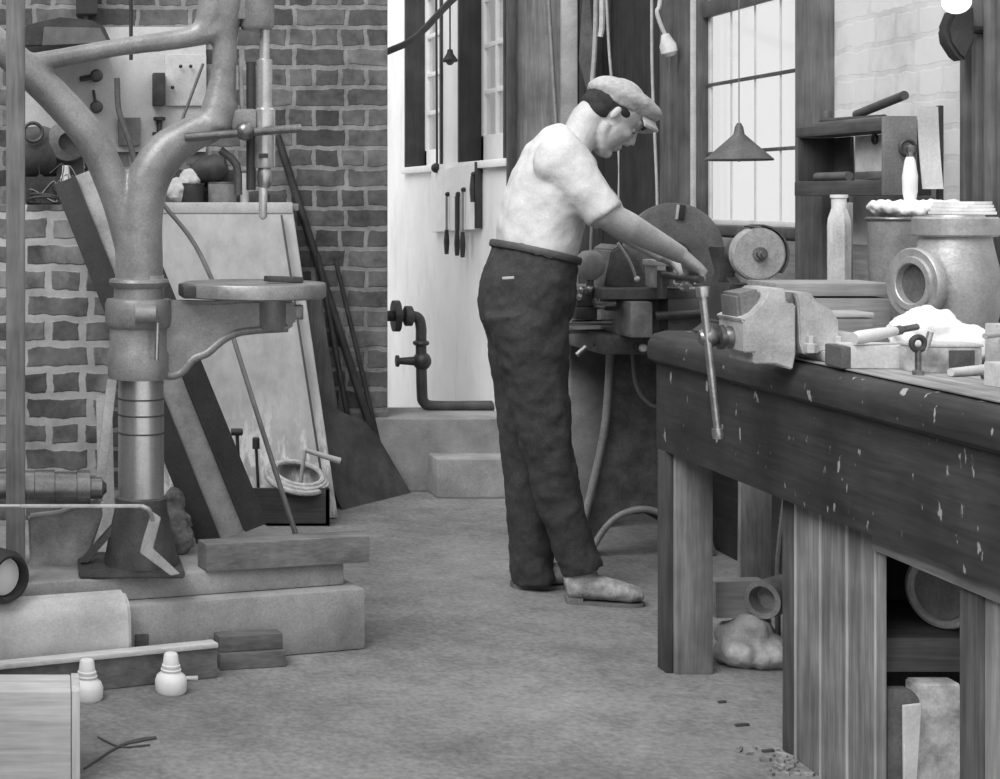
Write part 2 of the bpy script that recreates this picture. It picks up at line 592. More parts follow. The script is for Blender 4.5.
MB().prism([v(728, 293, -hw + .02), v(752, 288, -hw + .02), v(752, 318, -hw + .02), v(730, 320, -hw + .02)], (0, 2 * hw - .04, 0), .006).build('jaw_web', mat(120, .5, .25, .16, 9, .3), jw)
MB().span(v(774, 300).x, v(783, 300).x, F / s - .055, F / s + .055, 1.025, 1.05, .004).build('jaw_plate', STEEL_D, vise)
b = MB()
b.span(1.655, 1.77, F / s - .09, F / s + .09, ZT, ZT + .022, .006)
b.span(1.665, 1.74, F / s - .05, F / s + .05, ZT + .02, ZT + .06, .006)
b.build('base', vise_m, vise)
for (px_, dy) in ((795, -.075), (822, -.075), (822, .075)):
    MB().lathe((v(px_, 0).x, F / s + dy, ZT + .02), (0, 0, 1), [(.014, 0), (.014, .018), (.008, .02), (.008, .034), (0, .036)], 6).build('bolt', vise_m, vise)
MB().span(v(770, 0).x, v(800, 0).x, F / s - .035, F / s + .035, .935, .985, .004).build('slide_bar', STEEL_D, vise)
c = v(708, 337)
MB().lathe((c.x, c.y, c.z), (1, 0, 0), [(.0, -.022), (.012, -.02), (.022, -.006), (.024, .004), (.02, .014), (.016, .02), (.027, .022), (.027, .032), (.018, .034), (.024, .045), (.024, .056), (.012, .058), (.012, .1), (0, .1)]).build('screw', STEEL_D, vise)
h0, h1 = v(700, 291, -.012), v(716, 433, -.012)
hd = MB().tube([h0, h1], .0085, 12).build('handle', STEEL, vise)
for p, q in ((h0, h1), (h1, h0)):
    d = (p - q).normalized()
    MB().lathe(p - d * .012, d, [(.0, -.002), (.0125, 0), (.0135, .012), (.012, .022), (0, .024)], 14).build('handle_knob', STEEL, hd)

# ---- bench grinder
g = V((1.79, 4.13, ZT))
gr = thing('bench_grinder', g, 'bench grinder with round grey abrasive wheel at far bench end', 'grinder')
b = MB()
b.prism([g + V((-.10, -.03, 0)), g + V((.10, -.03, 0)), g + V((.06, -.03, .03)), g + V((.045, -.03, .13)), g + V((-.045, -.03, .13)), g + V((-.06, -.03, .03))], (0, .13, 0), .006)
b.build('pedestal', IRON_D, gr)
wc = g + V((0, -.08, .21))
MB().lathe(wc + V((0, .03, 0)), (0, 1, 0), [(0, 0), (.03, 0), (.038, .01), (.038, .08), (.03, .09), (0, .09)]).build('motor', IRON, gr)
MB().lathe(wc, (0, 1, 0), [(0, -.014), (.063, -.014), (.068, -.010), (.068, .010), (.063, .014), (0, .014)], 48).build('grinding_wheel', mat(158, .85, 0, .1, 60, .3), gr)
MB().lathe(wc + V((0, -.016, 0)), (0, -1, 0), [(.018, -.002), (.018, .004), (.012, .005), (.011, .014), (.006, .015), (.006, .022), (0, .022)], 16).build('arbor_nut', STEEL_D, gr)
b = MB()
arc = [wc + V((math.cos(a) * .0715, -.016, math.sin(a) * .0715)) for a in [math.radians(x) for x in range(-40, 111, 15)]]
arc2 = [wc + V((math.cos(a) * .0755, -.016, math.sin(a) * .0755)) for a in [math.radians(x) for x in range(110, -41, -15)]]
b.prism(arc + arc2, (0, .034, 0))
b.build('wheel_guard', IRON, gr)
b = MB()
b.prism([W(715, 247, 381), W(738, 247, 381), W(738, 268, 381), W(728, 290, 381), W(716, 292, 381), W(722, 272, 381)], (0, .05, 0), .004)
b.beam(W(732, 280, 381) + V((0, .03, 0)), g + V((0, .03, .1)), .03, .04)
b.build('tool_rest', IRON_D, gr)

# ---- boxes behind the vise
bx_m = wood(158, 'X', .12)
b = thing('tool_chest', W(841, 350, 430), 'long pale wooden chest with lid seam behind the vise', 'chest')
y0 = F / 430
MB().span(1.69, 1.955, y0, y0 + .15, ZT, 1.022, .003).build('body', bx_m, b)
MB().span(1.687, 1.958, y0 - .003, y0 + .153, 1.026, 1.057, .004).build('lid', bx_m, b)
y0 = F / 447
b = thing('small_case', (1.80, y0, ZT), 'low grey wooden case in front of the long chest', 'case')
MB().span(1.745, 1.842, y0, y0 + .09, ZT, .985, .003).build('body', wood(136, 'X', .1), b)
MB().span(1.743, 1.844, y0 - .002, y0 + .092, .987, .998, .003).build('lid', wood(176, 'X', .1), b)

# ---- glass bottle
bt = W(839, 338, 398); bt.z = ZT
b = thing('glass_bottle', bt, 'pale cloudy bottle standing under the wall shelf', 'bottle')
MB().lathe(bt, (0, 0, 1), [(0, 0), (.026, 0), (.029, .01), (.029, .28), (.027, .30), (.021, .318), (.019, .325), (0, .325)], 8).build('body', mat(186, .25, 0, .3, 9, .1, (1, 1, .3)), b)
MB().lathe(bt, (0, 0, 1), [(0, .325), (.018, .325), (.018, .35), (.021, .352), (.021, .36), (0, .36)], 20).build('neck', mat(214, .3, 0, .1, 9, .1), b)
# upright boards behind the bottle
MB().box((2.037, 4.10, ZT + .17), (.036, .012, .34), None, .002).build('leaning_board', wood(160, 'Z', .15))
tag(bpy.data.objects['leaning_board'], 'narrow pale board standing upright between bottle and bucket', 'board')

# ---- bucket
bk = V((2.095, 3.96, ZT))
b = thing('bucket', bk, 'grey sheet-metal bucket with flared rim behind the flanged valve', 'bucket')
MB().lathe(bk, (0, 0, 1), [(0, 0), (.055, 0), (.058, .004), (.066, .30), (.062, .30), (.054, .01), (0, .01)]).build('body', mat(150, .5, .3, .15, 10, .1), b)
MB().ring(bk + V((0, 0, .30)), (0, 0, 1), .066, .005).build('rim', STEEL_D, b)

# ---- flanged valve body
vc = V((2.048, 3.62, 1.05))
ax = V((-.975, -.22, 0)).normalized()
val = thing('flanged_valve', (vc.x, vc.y, ZT), 'heavy cast valve body with round flanges on the bench', 'valve')
vm = mat(176, .42, .45, .16, 9, .25)
b = MB()
b.lathe(vc, (0, 0, 1), [(0, -.1465), (.052, -.1465), (.062, -.135), (.078, -.10), (.089, -.05), (.092, .0), (.087, .05), (.078, .09), (.072, .12), (0, .12)], 40)
b.lathe(vc - ax * .02, ax, [(.06, 0), (.06, .12), (0, .12)], 36)
b.build('body', vm, val)
fl = vc + ax * .092 + V((0, 0, .012))
MB().lathe(fl, ax, [(.045, .002), (.078, 0), (.081, .004), (.081, .020), (.078, .024), (.062, .022), (.06, .028), (.047, .028), (.045, .026), (.043, -.04), (0, -.04)], 44).build('inlet_flange', vm, val)
MB().lathe(fl + ax * .0, ax, [(0, .010), (.046, .010), (.046, .006), (0, .004)], 30).build('bore', mat(92, .8, 0, .2, 12, .2), val)
MB().lathe(vc + V((0, 0, .118)), (0, 0, 1), [(0, 0), (.084, 0), (.088, .004), (.088, .040), (.084, .044), (.06, .044), (.058, .048), (0, .048)], 44).build('top_flange', mat(176, .4, .5, .14, 9, .2), val)

# ---- cloth on the valve / between bucket and wall
def blob_cloth(name, pts, m, label, cat, voxel=.006, disp=(.012, .03)):
    b = MB()
    for c_, r_ in pts:
        b.ball(c_, r_)
    o = b.build(name, m)
    fuse(o, voxel, 3, disp)
    return tag(o, label, cat)


# ---- wall shelf unit (x from 2.24 to the wall, s 331..373)
sh = thing('wall_shelf', (2.33, 4.6, 1.26), 'dark two-tier timber wall shelf right of the tall bright window', 'shelf')
ys0, ys1 = F / 373.0, F / 333.0
dk = wood(84, 'Y', .15)
MB().span(2.24, RX - .042, ys0, ys1, 1.437, 1.467, .003).build('upper_board', dk, sh)
MB().span(2.235, RX - .042, ys0, ys1, 1.262, 1.305, .003).build('lower_board', dk, sh)
MB().span(RX - .055, RX - .042, F / 341, ys1, 1.306, 1.436, .002).build('back_panel', wood(70, 'Y', .1), sh)
ep = MB().span(2.228, 2.318, ys0 - .014, ys0 - .001, 1.262, 1.475, .003).build('end_panel', mat(132, .7, .1, .15, 9, .2), sh)
MB().span(2.318, RX - .042, ys0 - .010, ys0 - .001, 1.262, 1.46, .003).build('end_filler', wood(58, 'Z'), sh)
MB().ring(W(907, 148, 375) + V((0, -.004, 0)), (0, 1, 0), .020, .005).build('pull_ring', IRON, ep)
MB().span(2.245, RX - .042, ys1 - .016, ys1 - .003, 1.306, 1.436, .002).build('far_end', wood(62, 'Z', .1), sh)
MB().span(2.37, RX - .042, ys1 - .06, ys1 - .0, 1.17, 1.262, .003).build('bracket', dk, sh)
# curled sheet
b = MB()
pts = []
yA = F / 393
for k in range(9):
    tt = k / 8
    pts.append(V((2.232 + .0 * math.sin(tt * 3.1), 0, 1.49 - .21 * tt)))
outer = [V((2.208 + .014 * tt_ + .006 * math.sin(tt_ * 3), yA + .015 * math.sin(tt_ * 3), 1.488 - .21 * tt_)) for tt_ in [k / 8 for k in range(9)]]
inner = [p + V((.0, .004, 0)) for p in reversed(outer)]
b.prism(outer + inner, (.052, .0, 0))
tag(b.build('curled_sheet', mat(204, .85, 0, .08, 9, .1)), 'pale curled sheet standing right of the shelf end panel with a ring', 'sheet')
b = MB().span(2.272, 2.286, F / 391, F / 391 + .012, 1.20, 1.492, .002)
tag(b.build('dark_edge_strip', wood(66, 'Z')), 'thin dark upright strip at the edge of the pale curled sheet', 'lath')  # dark strip added for the dark right edge of the sheet
# things on the top of shelf
b = MB().lathe((2.30, F / 335 - .04, 1.467), (0, 0, 1), [(0, 0), (.016, 0), (.016, .04), (.014, .046), (0, .046)])
tag(b.build('small_tin', mat(90, .6, .2)), 'small dark tin on the window end of wall shelf', 'tin')
b = MB().tube([(2.27, F / 338 - .03, 1.480), (2.27, F / 352, 1.478), (2.29, ys0 + .1, 1.476)], .009, 10)
b.tube([(2.31, F / 345, 1.477), (2.31, F / 362, 1.477)], .007, 8)
tag(b.build('iron_bar', IRON_D, origin=(2.29, 4.5, 1.467)), 'dark iron bar lying along the wall shelf top', 'bar')
b = MB().tube([(2.285, F / 353, 1.492), (2.285, F / 374, 1.53)], .0125, 14)
o = b.build('pipe_offcut', mat(92, .5, .3))
tag(o, 'short dark pipe tilted up over the wall shelf end', 'pipe')
b = MB().beam((2.26, F / 340, 1.471), (2.26, F / 368, 1.471), .012, .03, (1, 0, 0))
tag(b.build('wood_batten', wood(112, 'Y', .1)), 'thin wooden slat lying on the wall shelf front edge', 'slat')
# items on the lower shelf
b = MB().tube([(2.27, F / 338, 1.318), (2.27, F / 352, 1.318)], .013, 12)
tag(b.build('round_punch', mat(96, .6)), 'dark round tool handle lying on lower wall shelf', 'tool')
b = MB().beam((2.275, F / 356, 1.318), (2.265, F / 371, 1.318), .022, .03, (1, 0, 0))
tag(b.build('wood_block', wood(100, 'Y')), 'small dark wood block lying before the pale card on wall shelf', 'block')
b = MB().span(2.300, 2.306, F / 363, F / 350, 1.306, 1.432, .001)
o = b.build('notice_card', mat(196, .9, 0, .1, 12, .05)); tag(o, 'pale card standing inside the wall shelf', 'card')
MB().ring((2.297, F / 359, 1.42), (1, 0, 0), .012, .004).build('hook_ring', IRON, o)

# bench lamp-like white brush
bp = W(910, 215, 398)
br = thing('white_brush', (bp.x, bp.y, 1.215), 'white brush standing upright in the rag pile', 'brush')
MB().lathe((bp.x, bp.y, 1.24), (0, 0, 1), [(0, 0), (.012, 0), (.017, .03), (.018, .07), (.012, .11), (.008, .12), (0, .12)], 16).build('head', CLOTH, br)
MB().lathe((bp.x, bp.y, 1.235), (0, 0, 1), [(.0, .115), (.009, .118), (.008, .135), (.012, .14), (.012, .15), (0, .155)], 14).build('ferrule', STEEL_D, br)
# shelf box under rags
bx = MB().box((2.215, 4.02, ZT + .148), (.15, .22, .296), None, .004).build('wooden_box', wood(128, 'Z', .12))
tag(bx, 'tall grey box against the wall under the white rags', 'box')
blob_cloth('white_rag', [((bp.x - .02 + .03 * k, bp.y - .02 + .012 * (k % 3), 1.223 + .008 * (k % 2)), (.05, .06, .02)) for k in range(-1, 4)], CLOTH, 'crumpled white rag heaped on the tall box by wall', 'rag', .006, (.03, .03))
pk = thing('paper_stack', (2.075, 3.66, 1.217), 'pile of pale papers on the top flange of the valve', 'papers')
for k in range(4):
    MB().box((2.075 + .006 * k, 3.64 + .01 * k, 1.2205 + .0075 * k), (.10 - .012 * k, .10, .007), .15 * k, .001).build('sheet', PAPER, pk)


# ---- near bench clutter
s2 = 486.0
y0 = F / s2
bk_m = mat(196, .85, 0, .07, 12, .1)
b = thing('wood_block', (1.71, y0, ZT), 'pale oblong block with dark end in front of the bag', 'block')
MB().box((1.715, y0 + .03, ZT + .024), (.135, .09, .047), -.10, .003).build('body', bk_m, b)
MB().box((1.640, y0 + .037, ZT + .0225), (.022, .088, .044), -.10, .003).build('end_piece', mat(96, .8, 0, .15), b)
m0, m1 = V((1.648, y0 - .012, ZT + .0625)), V((1.752, y0 + .02, ZT + .076))
b = thing('wood_file', (m0.x, m0.y, ZT), 'file with thick light wooden handle lying over the pale oblong block', 'file')
MB().tube([m0, m0 + (m1 - m0) * .15, m0 + (m1 - m0) * .6, m1], [.012, .0145, .0125, .009], 14, smooth=3).build('handle', mat(206, .6, 0, .06, 14, .1), b)
MB().tube([m1 - (m1 - m0) * .02, m1 + (m1 - m0) * .10], .010, 12).build('ferrule', STEEL_D, b)
MB().tube([m1 + (m1 - m0) * .08, m1 + (m1 - m0) * .5], .007, 8).build('blade', STEEL_D, b)
bag = blob_cloth('cloth_bag', [((1.872 + .012 * k, F / 462 - .01 * k, ZT + .05 + .018 * math.sin(k * .9)), (.05, .06, .050)) for k in range(0, 7)] + [((1.99, F / 464, ZT + .032), (.09, .05, .032))], mat(226, .95, 0, .05, 16, .3), 'lumpy white cloth bag lying in front of the valve', 'bag', .006, (.03, .04))
b = thing('tin_box', (1.80, F / 503, ZT), 'open metal tin with shiny side at the bench front', 'tin')
yb_ = F / 500
MB().span(1.735, 1.865, yb_, yb_ + .07, ZT, ZT + .052, .004).build('body', mat(190, .3, .6, .3, 14, .1), b)
MB().span(1.733, 1.867, yb_ - .002, yb_ + .072, ZT + .052, ZT + .058, .002).build('rim', PALE, b)
MB().box((1.823, yb_ - .0015, ZT + .028), (.05, .002, .036), None, 0).build('label_plate', mat(84, .7, 0, .25, 16, .1), b)
b = thing('c_clamp', (1.72, yb_ - .02, ZT), 'small dark screw clamp standing against the metal tin', 'clamp')
MB().lathe((1.72, yb_ - .03, ZT), (0, 0, 1), [(0, 0), (.011, 0), (.011, .008), (.006, .01), (.006, .05), (0, .05)], 14).build('screw', STEEL_D, b)
MB().ring((1.72, yb_ - .03, ZT + .062), (0, 1, 0), .013, .006, 20, 8).build('bow', IRON_D, b)
MB().tube([(1.735, yb_ - .03, ZT + .05), (1.745, yb_ - .03, ZT + .085)], .006, 10).build('lever', STEEL, b)
b = MB().tube([(1.762, yb_ - .07, ZT + .0095), (1.85, yb_ - .03, ZT + .0115)], [.008, .0095], 12)
tag(b.build('file_stub', mat(200, .6, 0, .08)), 'loose light wooden handle before the metal tin', 'handle')
b = MB().tube([(1.80, yb_ - .11, ZT + .0045), (1.88, yb_ - .09, ZT + .0045)], .004, 8)
tag(b.build('nail_punch', IRON_D), 'thin dark punch lying at the bench edge', 'punch')
b = MB().box((1.83, F / 540 + .0, ZT + .0225), (.16, .08, .045), .15, .003)
tag(b.build('pale_block', mat(196, .8, 0, .08)), 'pale flat block cut by the right photo border', 'block')
b = MB().box((1.985, F / 470 - .09, ZT + .045), (.06, .06, .09), .2, .003)
tag(b.build('cardboard_box', mat(180, .85, 0, .1)), 'small pale box tucked between bag and valve', 'box')
b = MB().tube([(1.90, F / 492, ZT + .070), (2.10, F / 475, ZT + .075)], .006, 10)
b.tube([(2.085, F / 476, ZT), (2.085, F / 476, ZT + .075)], .006, 10)
tag(b.build('bent_rod', mat(190, .4, .4)), 'thin pale bent rod right of the white bag', 'rod')
b = MB().box((2.18, F / 470, ZT + .06), (.10, .16, .12), .3, .004)
tag(b.build('dark_casting', mat(98, .7, .1, .2)), 'dark rough casting right of the valve by the wall', 'casting')
b = MB()
for k in range(3):
    b.span(1.685 + .002 * k, 1.745 - .003 * k, F / 467 + .003 * k, F / 467 + .05, ZT + .006 * k, ZT + .006 * k + .005, .001)
tag(b.build('metal_offcuts', STEEL_D), 'thin metal offcut strips between vise and bag', 'offcuts')

# ---- under the bench
rp = MB().beam(W(712, 598, 366), W(762, 597, 366), .1, .05)
tag(rp.build('wooden_baulk', wood(180, 'X', .1)), 'pale wooden baulk lying behind the far bench leg', 'timber')
pp = W(762, 600, 373)
b = MB().lathe(pp + V((.0, 0, 0)), (-.75, -.66, .02), [(.05, -.14), (.05, .0), (.036, 0), (.034, -.05), (0, -.05)], 28)
tag(b.build('drain_pipe', mat(146, .8, 0, .12)), 'short grey pipe with open mouth under the bench', 'pipe')
blob_cloth('sack_heap', [(W(738 + 8 * k, 652 - 10 * (k % 2), 372) + V((0, .05 * (k % 2), 0)), (.06, .07, .045)) for k in range(0, 5)] + [(W(752, 640, 370), (.06, .06, .07))], mat(176, .95, 0, .18, 14, .4), 'slumped grey sack on the floor under the bench', 'sack', .008, (.03, .05))
b = MB().beam((1.98, 4.50, .012), (2.02, 4.58, .78), .09, .02)
tag(b.build('leaning_plank', wood(150, 'Z', .15)), 'rough plank leaning upright in the dark under the bench', 'plank')
b = MB().tube([(2.02, 4.44, .009), (2.03, 4.46, .25), (2.08, 4.5, .5)], .008, 8, smooth=4)
tag(b.build('bent_stick', mat(138, .8)), 'thin pale stick leaning beside the plank under the bench', 'stick')
cc = W(944, 606, 485)
b = thing('wire_coil', (1.85, cc.y + .03, .36), 'round coil of wire on the shelf inside the bench cabinet', 'coil')
caxis = V((-.88, -.47, 0)).normalized()
for k in range(4):
    MB().ring(V((1.872, cc.y + .03, .36 + .080)) + caxis * (.03 - .018 * k), caxis, .068 - .001 * k, .0095, 36, 8).build('winding', mat(176 + 24 * (k % 2), .7, .05), b)
MB().lathe(V((1.872, cc.y + .03, .440)), caxis, [(0, -.05), (.058, -.05), (.058, .03), (.02, .034), (0, .034)], 30).build('core', mat(140, .8), b)
b = MB().lathe(W(927, 0, 508) * V((1, 1, 0)) + V((.03, .0, .53)) if False else V((1.78, 3.1, .52)), (0, 0, 1), [(0, 0), (.012, 0), (.016, .012), (.012, .024), (0, .026)], 12)
bpy_tmp = b.bm.free()
pl = MB().prism([W(886, 690, 497), W(912, 690, 497), W(921, 700, 497), W(916, 800, 497), W(915, 824, 497), W(886, 824, 497)], (0, .03, 0), .003)
tag(pl.build('paper_sack', mat(110, .85, 0, .2)), 'dark standing paper sack below the cabinet shelf, at the boards', 'sack')
pl = MB().prism([W(904, 706, 503), W(922, 704, 503), W(914, 829, 503), W(905, 829, 503)], (0, .008, 0), .001)
tag(pl.build('white_board', mat(206, .8, 0, .08)), 'narrow tapering white board leaning below the cabinet shelf', 'board')
pl = MB().prism([W(918, 684, 497), W(962, 684, 497), W(966, 824, 497), W(914, 824, 497)], (0, .05, 0), .004)
tag(pl.build('printed_sack', mat(182, .9, 0, .35, 20, .2)), 'blotched pale paper sack below the cabinet shelf', 'sack')

# ================================================================== LATHE BEHIND THE MAN
LATHE_D = mat(100, .5, .15, .2, 12, .25)
lt = thing('metal_lathe', (2.1, 5.6, 0), 'dark cast-iron machine lathe with splayed legs in front of the man', 'lathe')
sl = 285.0
def q(px, py, s_=sl, dy=0):
    p = W(px, py, s_); p.y += dy
    return p
def cast_leg(dy):
    outl = [(612, 340), (622, 340), (668, 340), (680, 340), (690, 430), (700, 500), (718, 556), (703, 556), (690, 536), (668, 518), (645, 510), (622, 515), (604, 532), (592, 556), (575, 556), (580, 535), (594, 480), (606, 420)]
    return MB().prism([q(a, b_, sl, dy) for a, b_ in outl], (0, .045, 0), .004)
lg = cast_leg(0).build('leg', LATHE_D, lt)
cast_leg(.75).build('leg', LATHE_D, lt)
e = MB().tube([q(611, 342), q(606, 420), q(594, 480), q(580, 535), q(575, 552)], .014, 10, smooth=4)
e.tube([q(590, 552), q(605, 528), q(622, 514), q(645, 509), q(668, 517), q(690, 535)], .012, 10, smooth=4)
e.build('rib', mat(150, .5, .1), lg)
MB().span(1.84, 2.30, F / 300, 6.6, .735, .80, .006).build('bed', LATHE_D, lt)
MB().span(1.985, 2.125, 6.10, 6.13, .0, .735, .004).build('side_plate', mat(150, .6, .1, .12), lt)
# top table plate, gear cover, carriage
MB().span(q(596, 0, 300).x, q(722, 0, 300).x, F / 303, F / 285, q(0, 297, 300).z - .005, q(0, 288, 300).z, .004).build('saddle', mat(112, .5, .2), lt)
MB().span(q(619, 0, 300).x, q(641, 0, 300).x, F / 306, F / 290, .80, q(0, 300, 300).z, .006).build('apron_box', mat(148, .4, .4, .25), lt)
MB().span(q(660, 0, 300).x, q(722, 0, 300).x, F / 304, F / 296, .80, q(0, 298, 300).z, .006).build('gear_cover', mat(106, .5, .2), lt)
MB().span(q(641, 0, 300).x, q(660, 0, 300).x, F / 300, F / 290, .76, q(0, 298, 300).z, .006).build('bracket', LATHE_D, lt)
MB().tube([q(655, 316, 305), q(706, 313, 305)], .014, 14).build('feed_shaft', mat(110, .4, .5), lt)
MB().tube([q(560, 323, 296), q(619, 322, 296)], .010, 10).build('guide_bar', STEEL, lt)
MB().tube([q(561, 332, 292), q(606, 331, 292)], .007, 10).build('guide_bar', STEEL_D, lt)
b = MB()
b.span(q(572, 0, 296).x, q(594, 0, 296).x, F / 298, F / 290, q(0, 319, 296).z, q(0, 306, 296).z, .006)
b.span(q(573, 0, 296).x, q(590, 0, 296).x, F / 298, F / 290, q(0, 306, 296).z, q(0, 292, 296).z, .006)
b.build('cross_slide', IRON, lt)
b = MB()
for (px_, py_) in ((574, 290), (582, 290), (590, 289), (580, 297)):
    b.ball(q(px_, py_, 299), .012)
b.build('adjusting_screws', STEEL, lt)
MB().lathe(q(594, 303, 300), (1, 0, 0), [(0, 0), (.016, 0), (.016, .012), (.02, .013), (.02, .03), (.012, .032), (.012, .07), (0, .07)], 18).build('spindle_nose', STEEL, lt)
MB().tube([q(605, 305, 298), q(620, 306, 298)], .018, 14).build('collar', LATHE_D, lt)
c = q(590, 265, 298)
MB().lathe(c, (0, 0, 1), [(0, -.05), (.02, -.049), (.042, -.03), (.05, 0), (.042, .03), (.024, .046), (0, .05)], 26).build('oil_globe', mat(164, .5, 0, .1), lt)
MB().tube([c + V((0, 0, -.10)), c], .012, 10).build('globe_stem', LATHE_D, lt)
MB().tube([c, c + V((.005, 0, .135))], .0045, 8).build('oil_pipe', PALE, lt)
lv = MB().tube([q(592, 344, 296), q(622, 342, 296)], .008, 10).build('lever', LATHE_D, lt)
MB().tube([q(577, 355, 297), q(586, 347, 297)], .009, 10).build('lever_tip', STEEL, lv)
MB().ball(q(643, 348, 302), .014).build('ball_handle', WHITE, lt)
MB().beam(q(643, 352, 300), q(634, 344, 300), .016, .016).build('crank', LATHE_D, lt)
b = MB()
b.prism([q(604, 288, 296), q(612, 250, 296), q(622, 244, 296), q(640, 262, 296), q(650, 288, 296)], (0, .2, 0), .006)
b.build('headstock', LATHE_D, lt)
MB().tube([q(618, 243, 298), q(630, 262, 298), q(636, 278, 298)], .005, 8, smooth=4).build('belt_edge', PALE, lt)
MB().ball(q(637, 279, 298), .010).build('knob', WHITE, lt)
dcn = q(675, 253, 292)
b = MB().lathe(dcn, (0, 1, 0), [(0, 0), (.15, 0), (.172, .006), (.172, .03), (.15, .035), (0, .035)], 60)
b.build('face_wheel', mat(122, .4, .3, .12), lt)
MB().lathe(dcn, (0, -1, 0), [(.04, 0), (.04, .03), (.02, .032), (.02, .05), (0, .05)], 24).build('hub', IRON, lt)
MB().beam(dcn + V((.004, -.004, .115)), dcn + V((.010, -.004, .165)), .008, .01).build('slot_edge', PALE, lt)
MB().beam(dcn + V((.020, -.004, .115)), dcn + V((.026, -.004, .165)), .02, .008).build('slot', BLACK, lt)
b = MB()
b.span(q(652, 0, 305).x, q(688, 0, 305).x, F / 306, F / 300, q(0, 266, 305).z, q(0, 260, 305).z, .003)
b.span(q(655, 0, 305).x, q(664, 0, 305).x, F / 306, F / 300, q(0, 287, 305).z, q(0, 266, 305).z, .003)
b.span(q(672, 0, 305).x, q(684, 0, 305).x, F / 306, F / 300, q(0, 287, 305).z, q(0, 266, 305).z, .003)
b.build('tool_post', mat(196, .4, .2, .2), lt)
for px_ in (661, 671):
    MB().lathe(q(px_, 260, 304), (0, 0, 1), [(.008, 0), (.008, .02), (.005, .022), (0, .024)], 8).build('clamp_bolt', STEEL, lt)
MB().ball(q(676, 283, 306), .010).build('set_screw', WHITE, lt)
# handle the man grips: a short cross bar on a post
hg = V((2.0, 4.99, 1.006))
MB().tube([(2.0, 5.22, 1.006), hg + V((0, -.075, 0))], .011, 12).build('grip_bar', STEEL_D, lt)
MB().tube([(2.0, 5.23, .93), (2.0, 5.23, 1.02)], .016, 12).build('grip_post', LATHE_D, lt)
MB().tube([q(632, 350, 292), q(636, 385, 292), q(648, 403, 292), q(662, 408, 292)], .007, 8, smooth=4).build('drain_hose', mat(120, .6), lt)
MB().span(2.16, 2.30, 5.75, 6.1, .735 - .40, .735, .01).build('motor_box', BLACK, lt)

# ================================================================== MAN
Y0 = 5.06
def B(px, py, dy=0.0):
    return W(px, py, F / (Y0 + dy))
man = thing('person', (B(545, 600).x, Y0, 0), 'man in flat cap, white short-sleeved shirt and dark trousers bending over the lathe', 'person')
skin = mat(188, .6, 0, .06, 12, .08)
hc = B(613, 113)
fw = V((.70, 0, -.714)).normalized(); up = V((.714, 0, .70)).normalized(); rt = V((0, -1, 0))
HR = Matrix((fw, rt, up)).transposed()
def hd_(f, r, u):
    return hc + fw * f + rt * r + up * u
b = MB()
b.ball(hd_(-.004, 0, .026), (.096, .076, .088), HR)          # cranium
b.ball(hd_(.034, 0, -.030), (.060, .060, .078), HR)          # face
b.ball(hd_(.030, 0, -.072), (.052, .054, .044), HR)          # under jaw
for r_ in (-1, 1):
    b.tube([hd_(.0, r_ * .046, -.046), hd_(.010, r_ * .042, -.074), hd_(.045, r_ * .026, -.102), hd_(.070, 0, -.108)], [.016, .018, .018, .018], 12, smooth=2)
    b.ball(hd_(.064, r_ * .036, -.028), (.022, .020, .020), HR)     # cheek bones
    b.ball(hd_(-.010, r_ * .076, -.018), (.012, .006, .024), HR)    # ears
b.ball(hd_(.076, 0, -.104), (.018, .021, .017), HR)          # chin
b.ball(hd_(.072, 0, .026), (.024, .054, .018), HR)           # brow
b.tube([hd_(.088, 0, .016), hd_(.101, 0, -.008), hd_(.111, 0, -.030)], [.008, .0095, .012], 10)   # nose
b.ball(hd_(.099, 0, -.037), (.012, .017, .009), HR)
b.ball(hd_(.089, 0, -.063), (.011, .021, .007), HR)          # lips
b.ball(hd_(.086, 0, -.075), (.011, .018, .007), HR)
b.tube([B(566, 152), B(578, 140), hd_(-.040, 0, -.07), hd_(-.035, 0, -.02)], [(.062, .058), (.056, .056), (.054, .056), (.052, .055)], 18, side=(0, 1, 0), smooth=3)
# torso inside the shirt, hips, legs inside the trousers
b.tube([B(527, 300), B(535, 253), B(544, 215), B(555, 180), B(566, 152)], [(.15, .112), (.132, .098), (.14, .095), (.16, .085), (.11, .06)], 24, side=(0, 1, 0), smooth=3)
def leg_path(px_list, dy):
    return [B(a, c_, dy) for a, c_ in px_list]
NEAR = [(528, 315), (538, 390), (546, 440), (559, 500), (576, 548), (584, 584)]
FAR = [(522, 315), (523, 390), (525, 440), (529, 510), (533, 555), (535, 574)]
b.tube(leg_path(NEAR, -.09), [.085, .068, .056, .05, .04, .036], 16, smooth=3)
b.tube(leg_path(FAR, .10), [.085, .068, .056, .05, .04, .036], 16, smooth=3)


def arm(b, sh_, el, wr, rs):
    b.tube([sh_, sh_ + (el - sh_) * .5, el], [rs[0], rs[0] * .93, rs[1]], 16)
    b.ball(el, rs[1] * 1.02)
    b.tube([el, el + (wr - el) * .3, el + (wr - el) * .7, wr], [rs[1], rs[1] * 1.03, rs[1] * .8, rs[2]], 16, smooth=2)


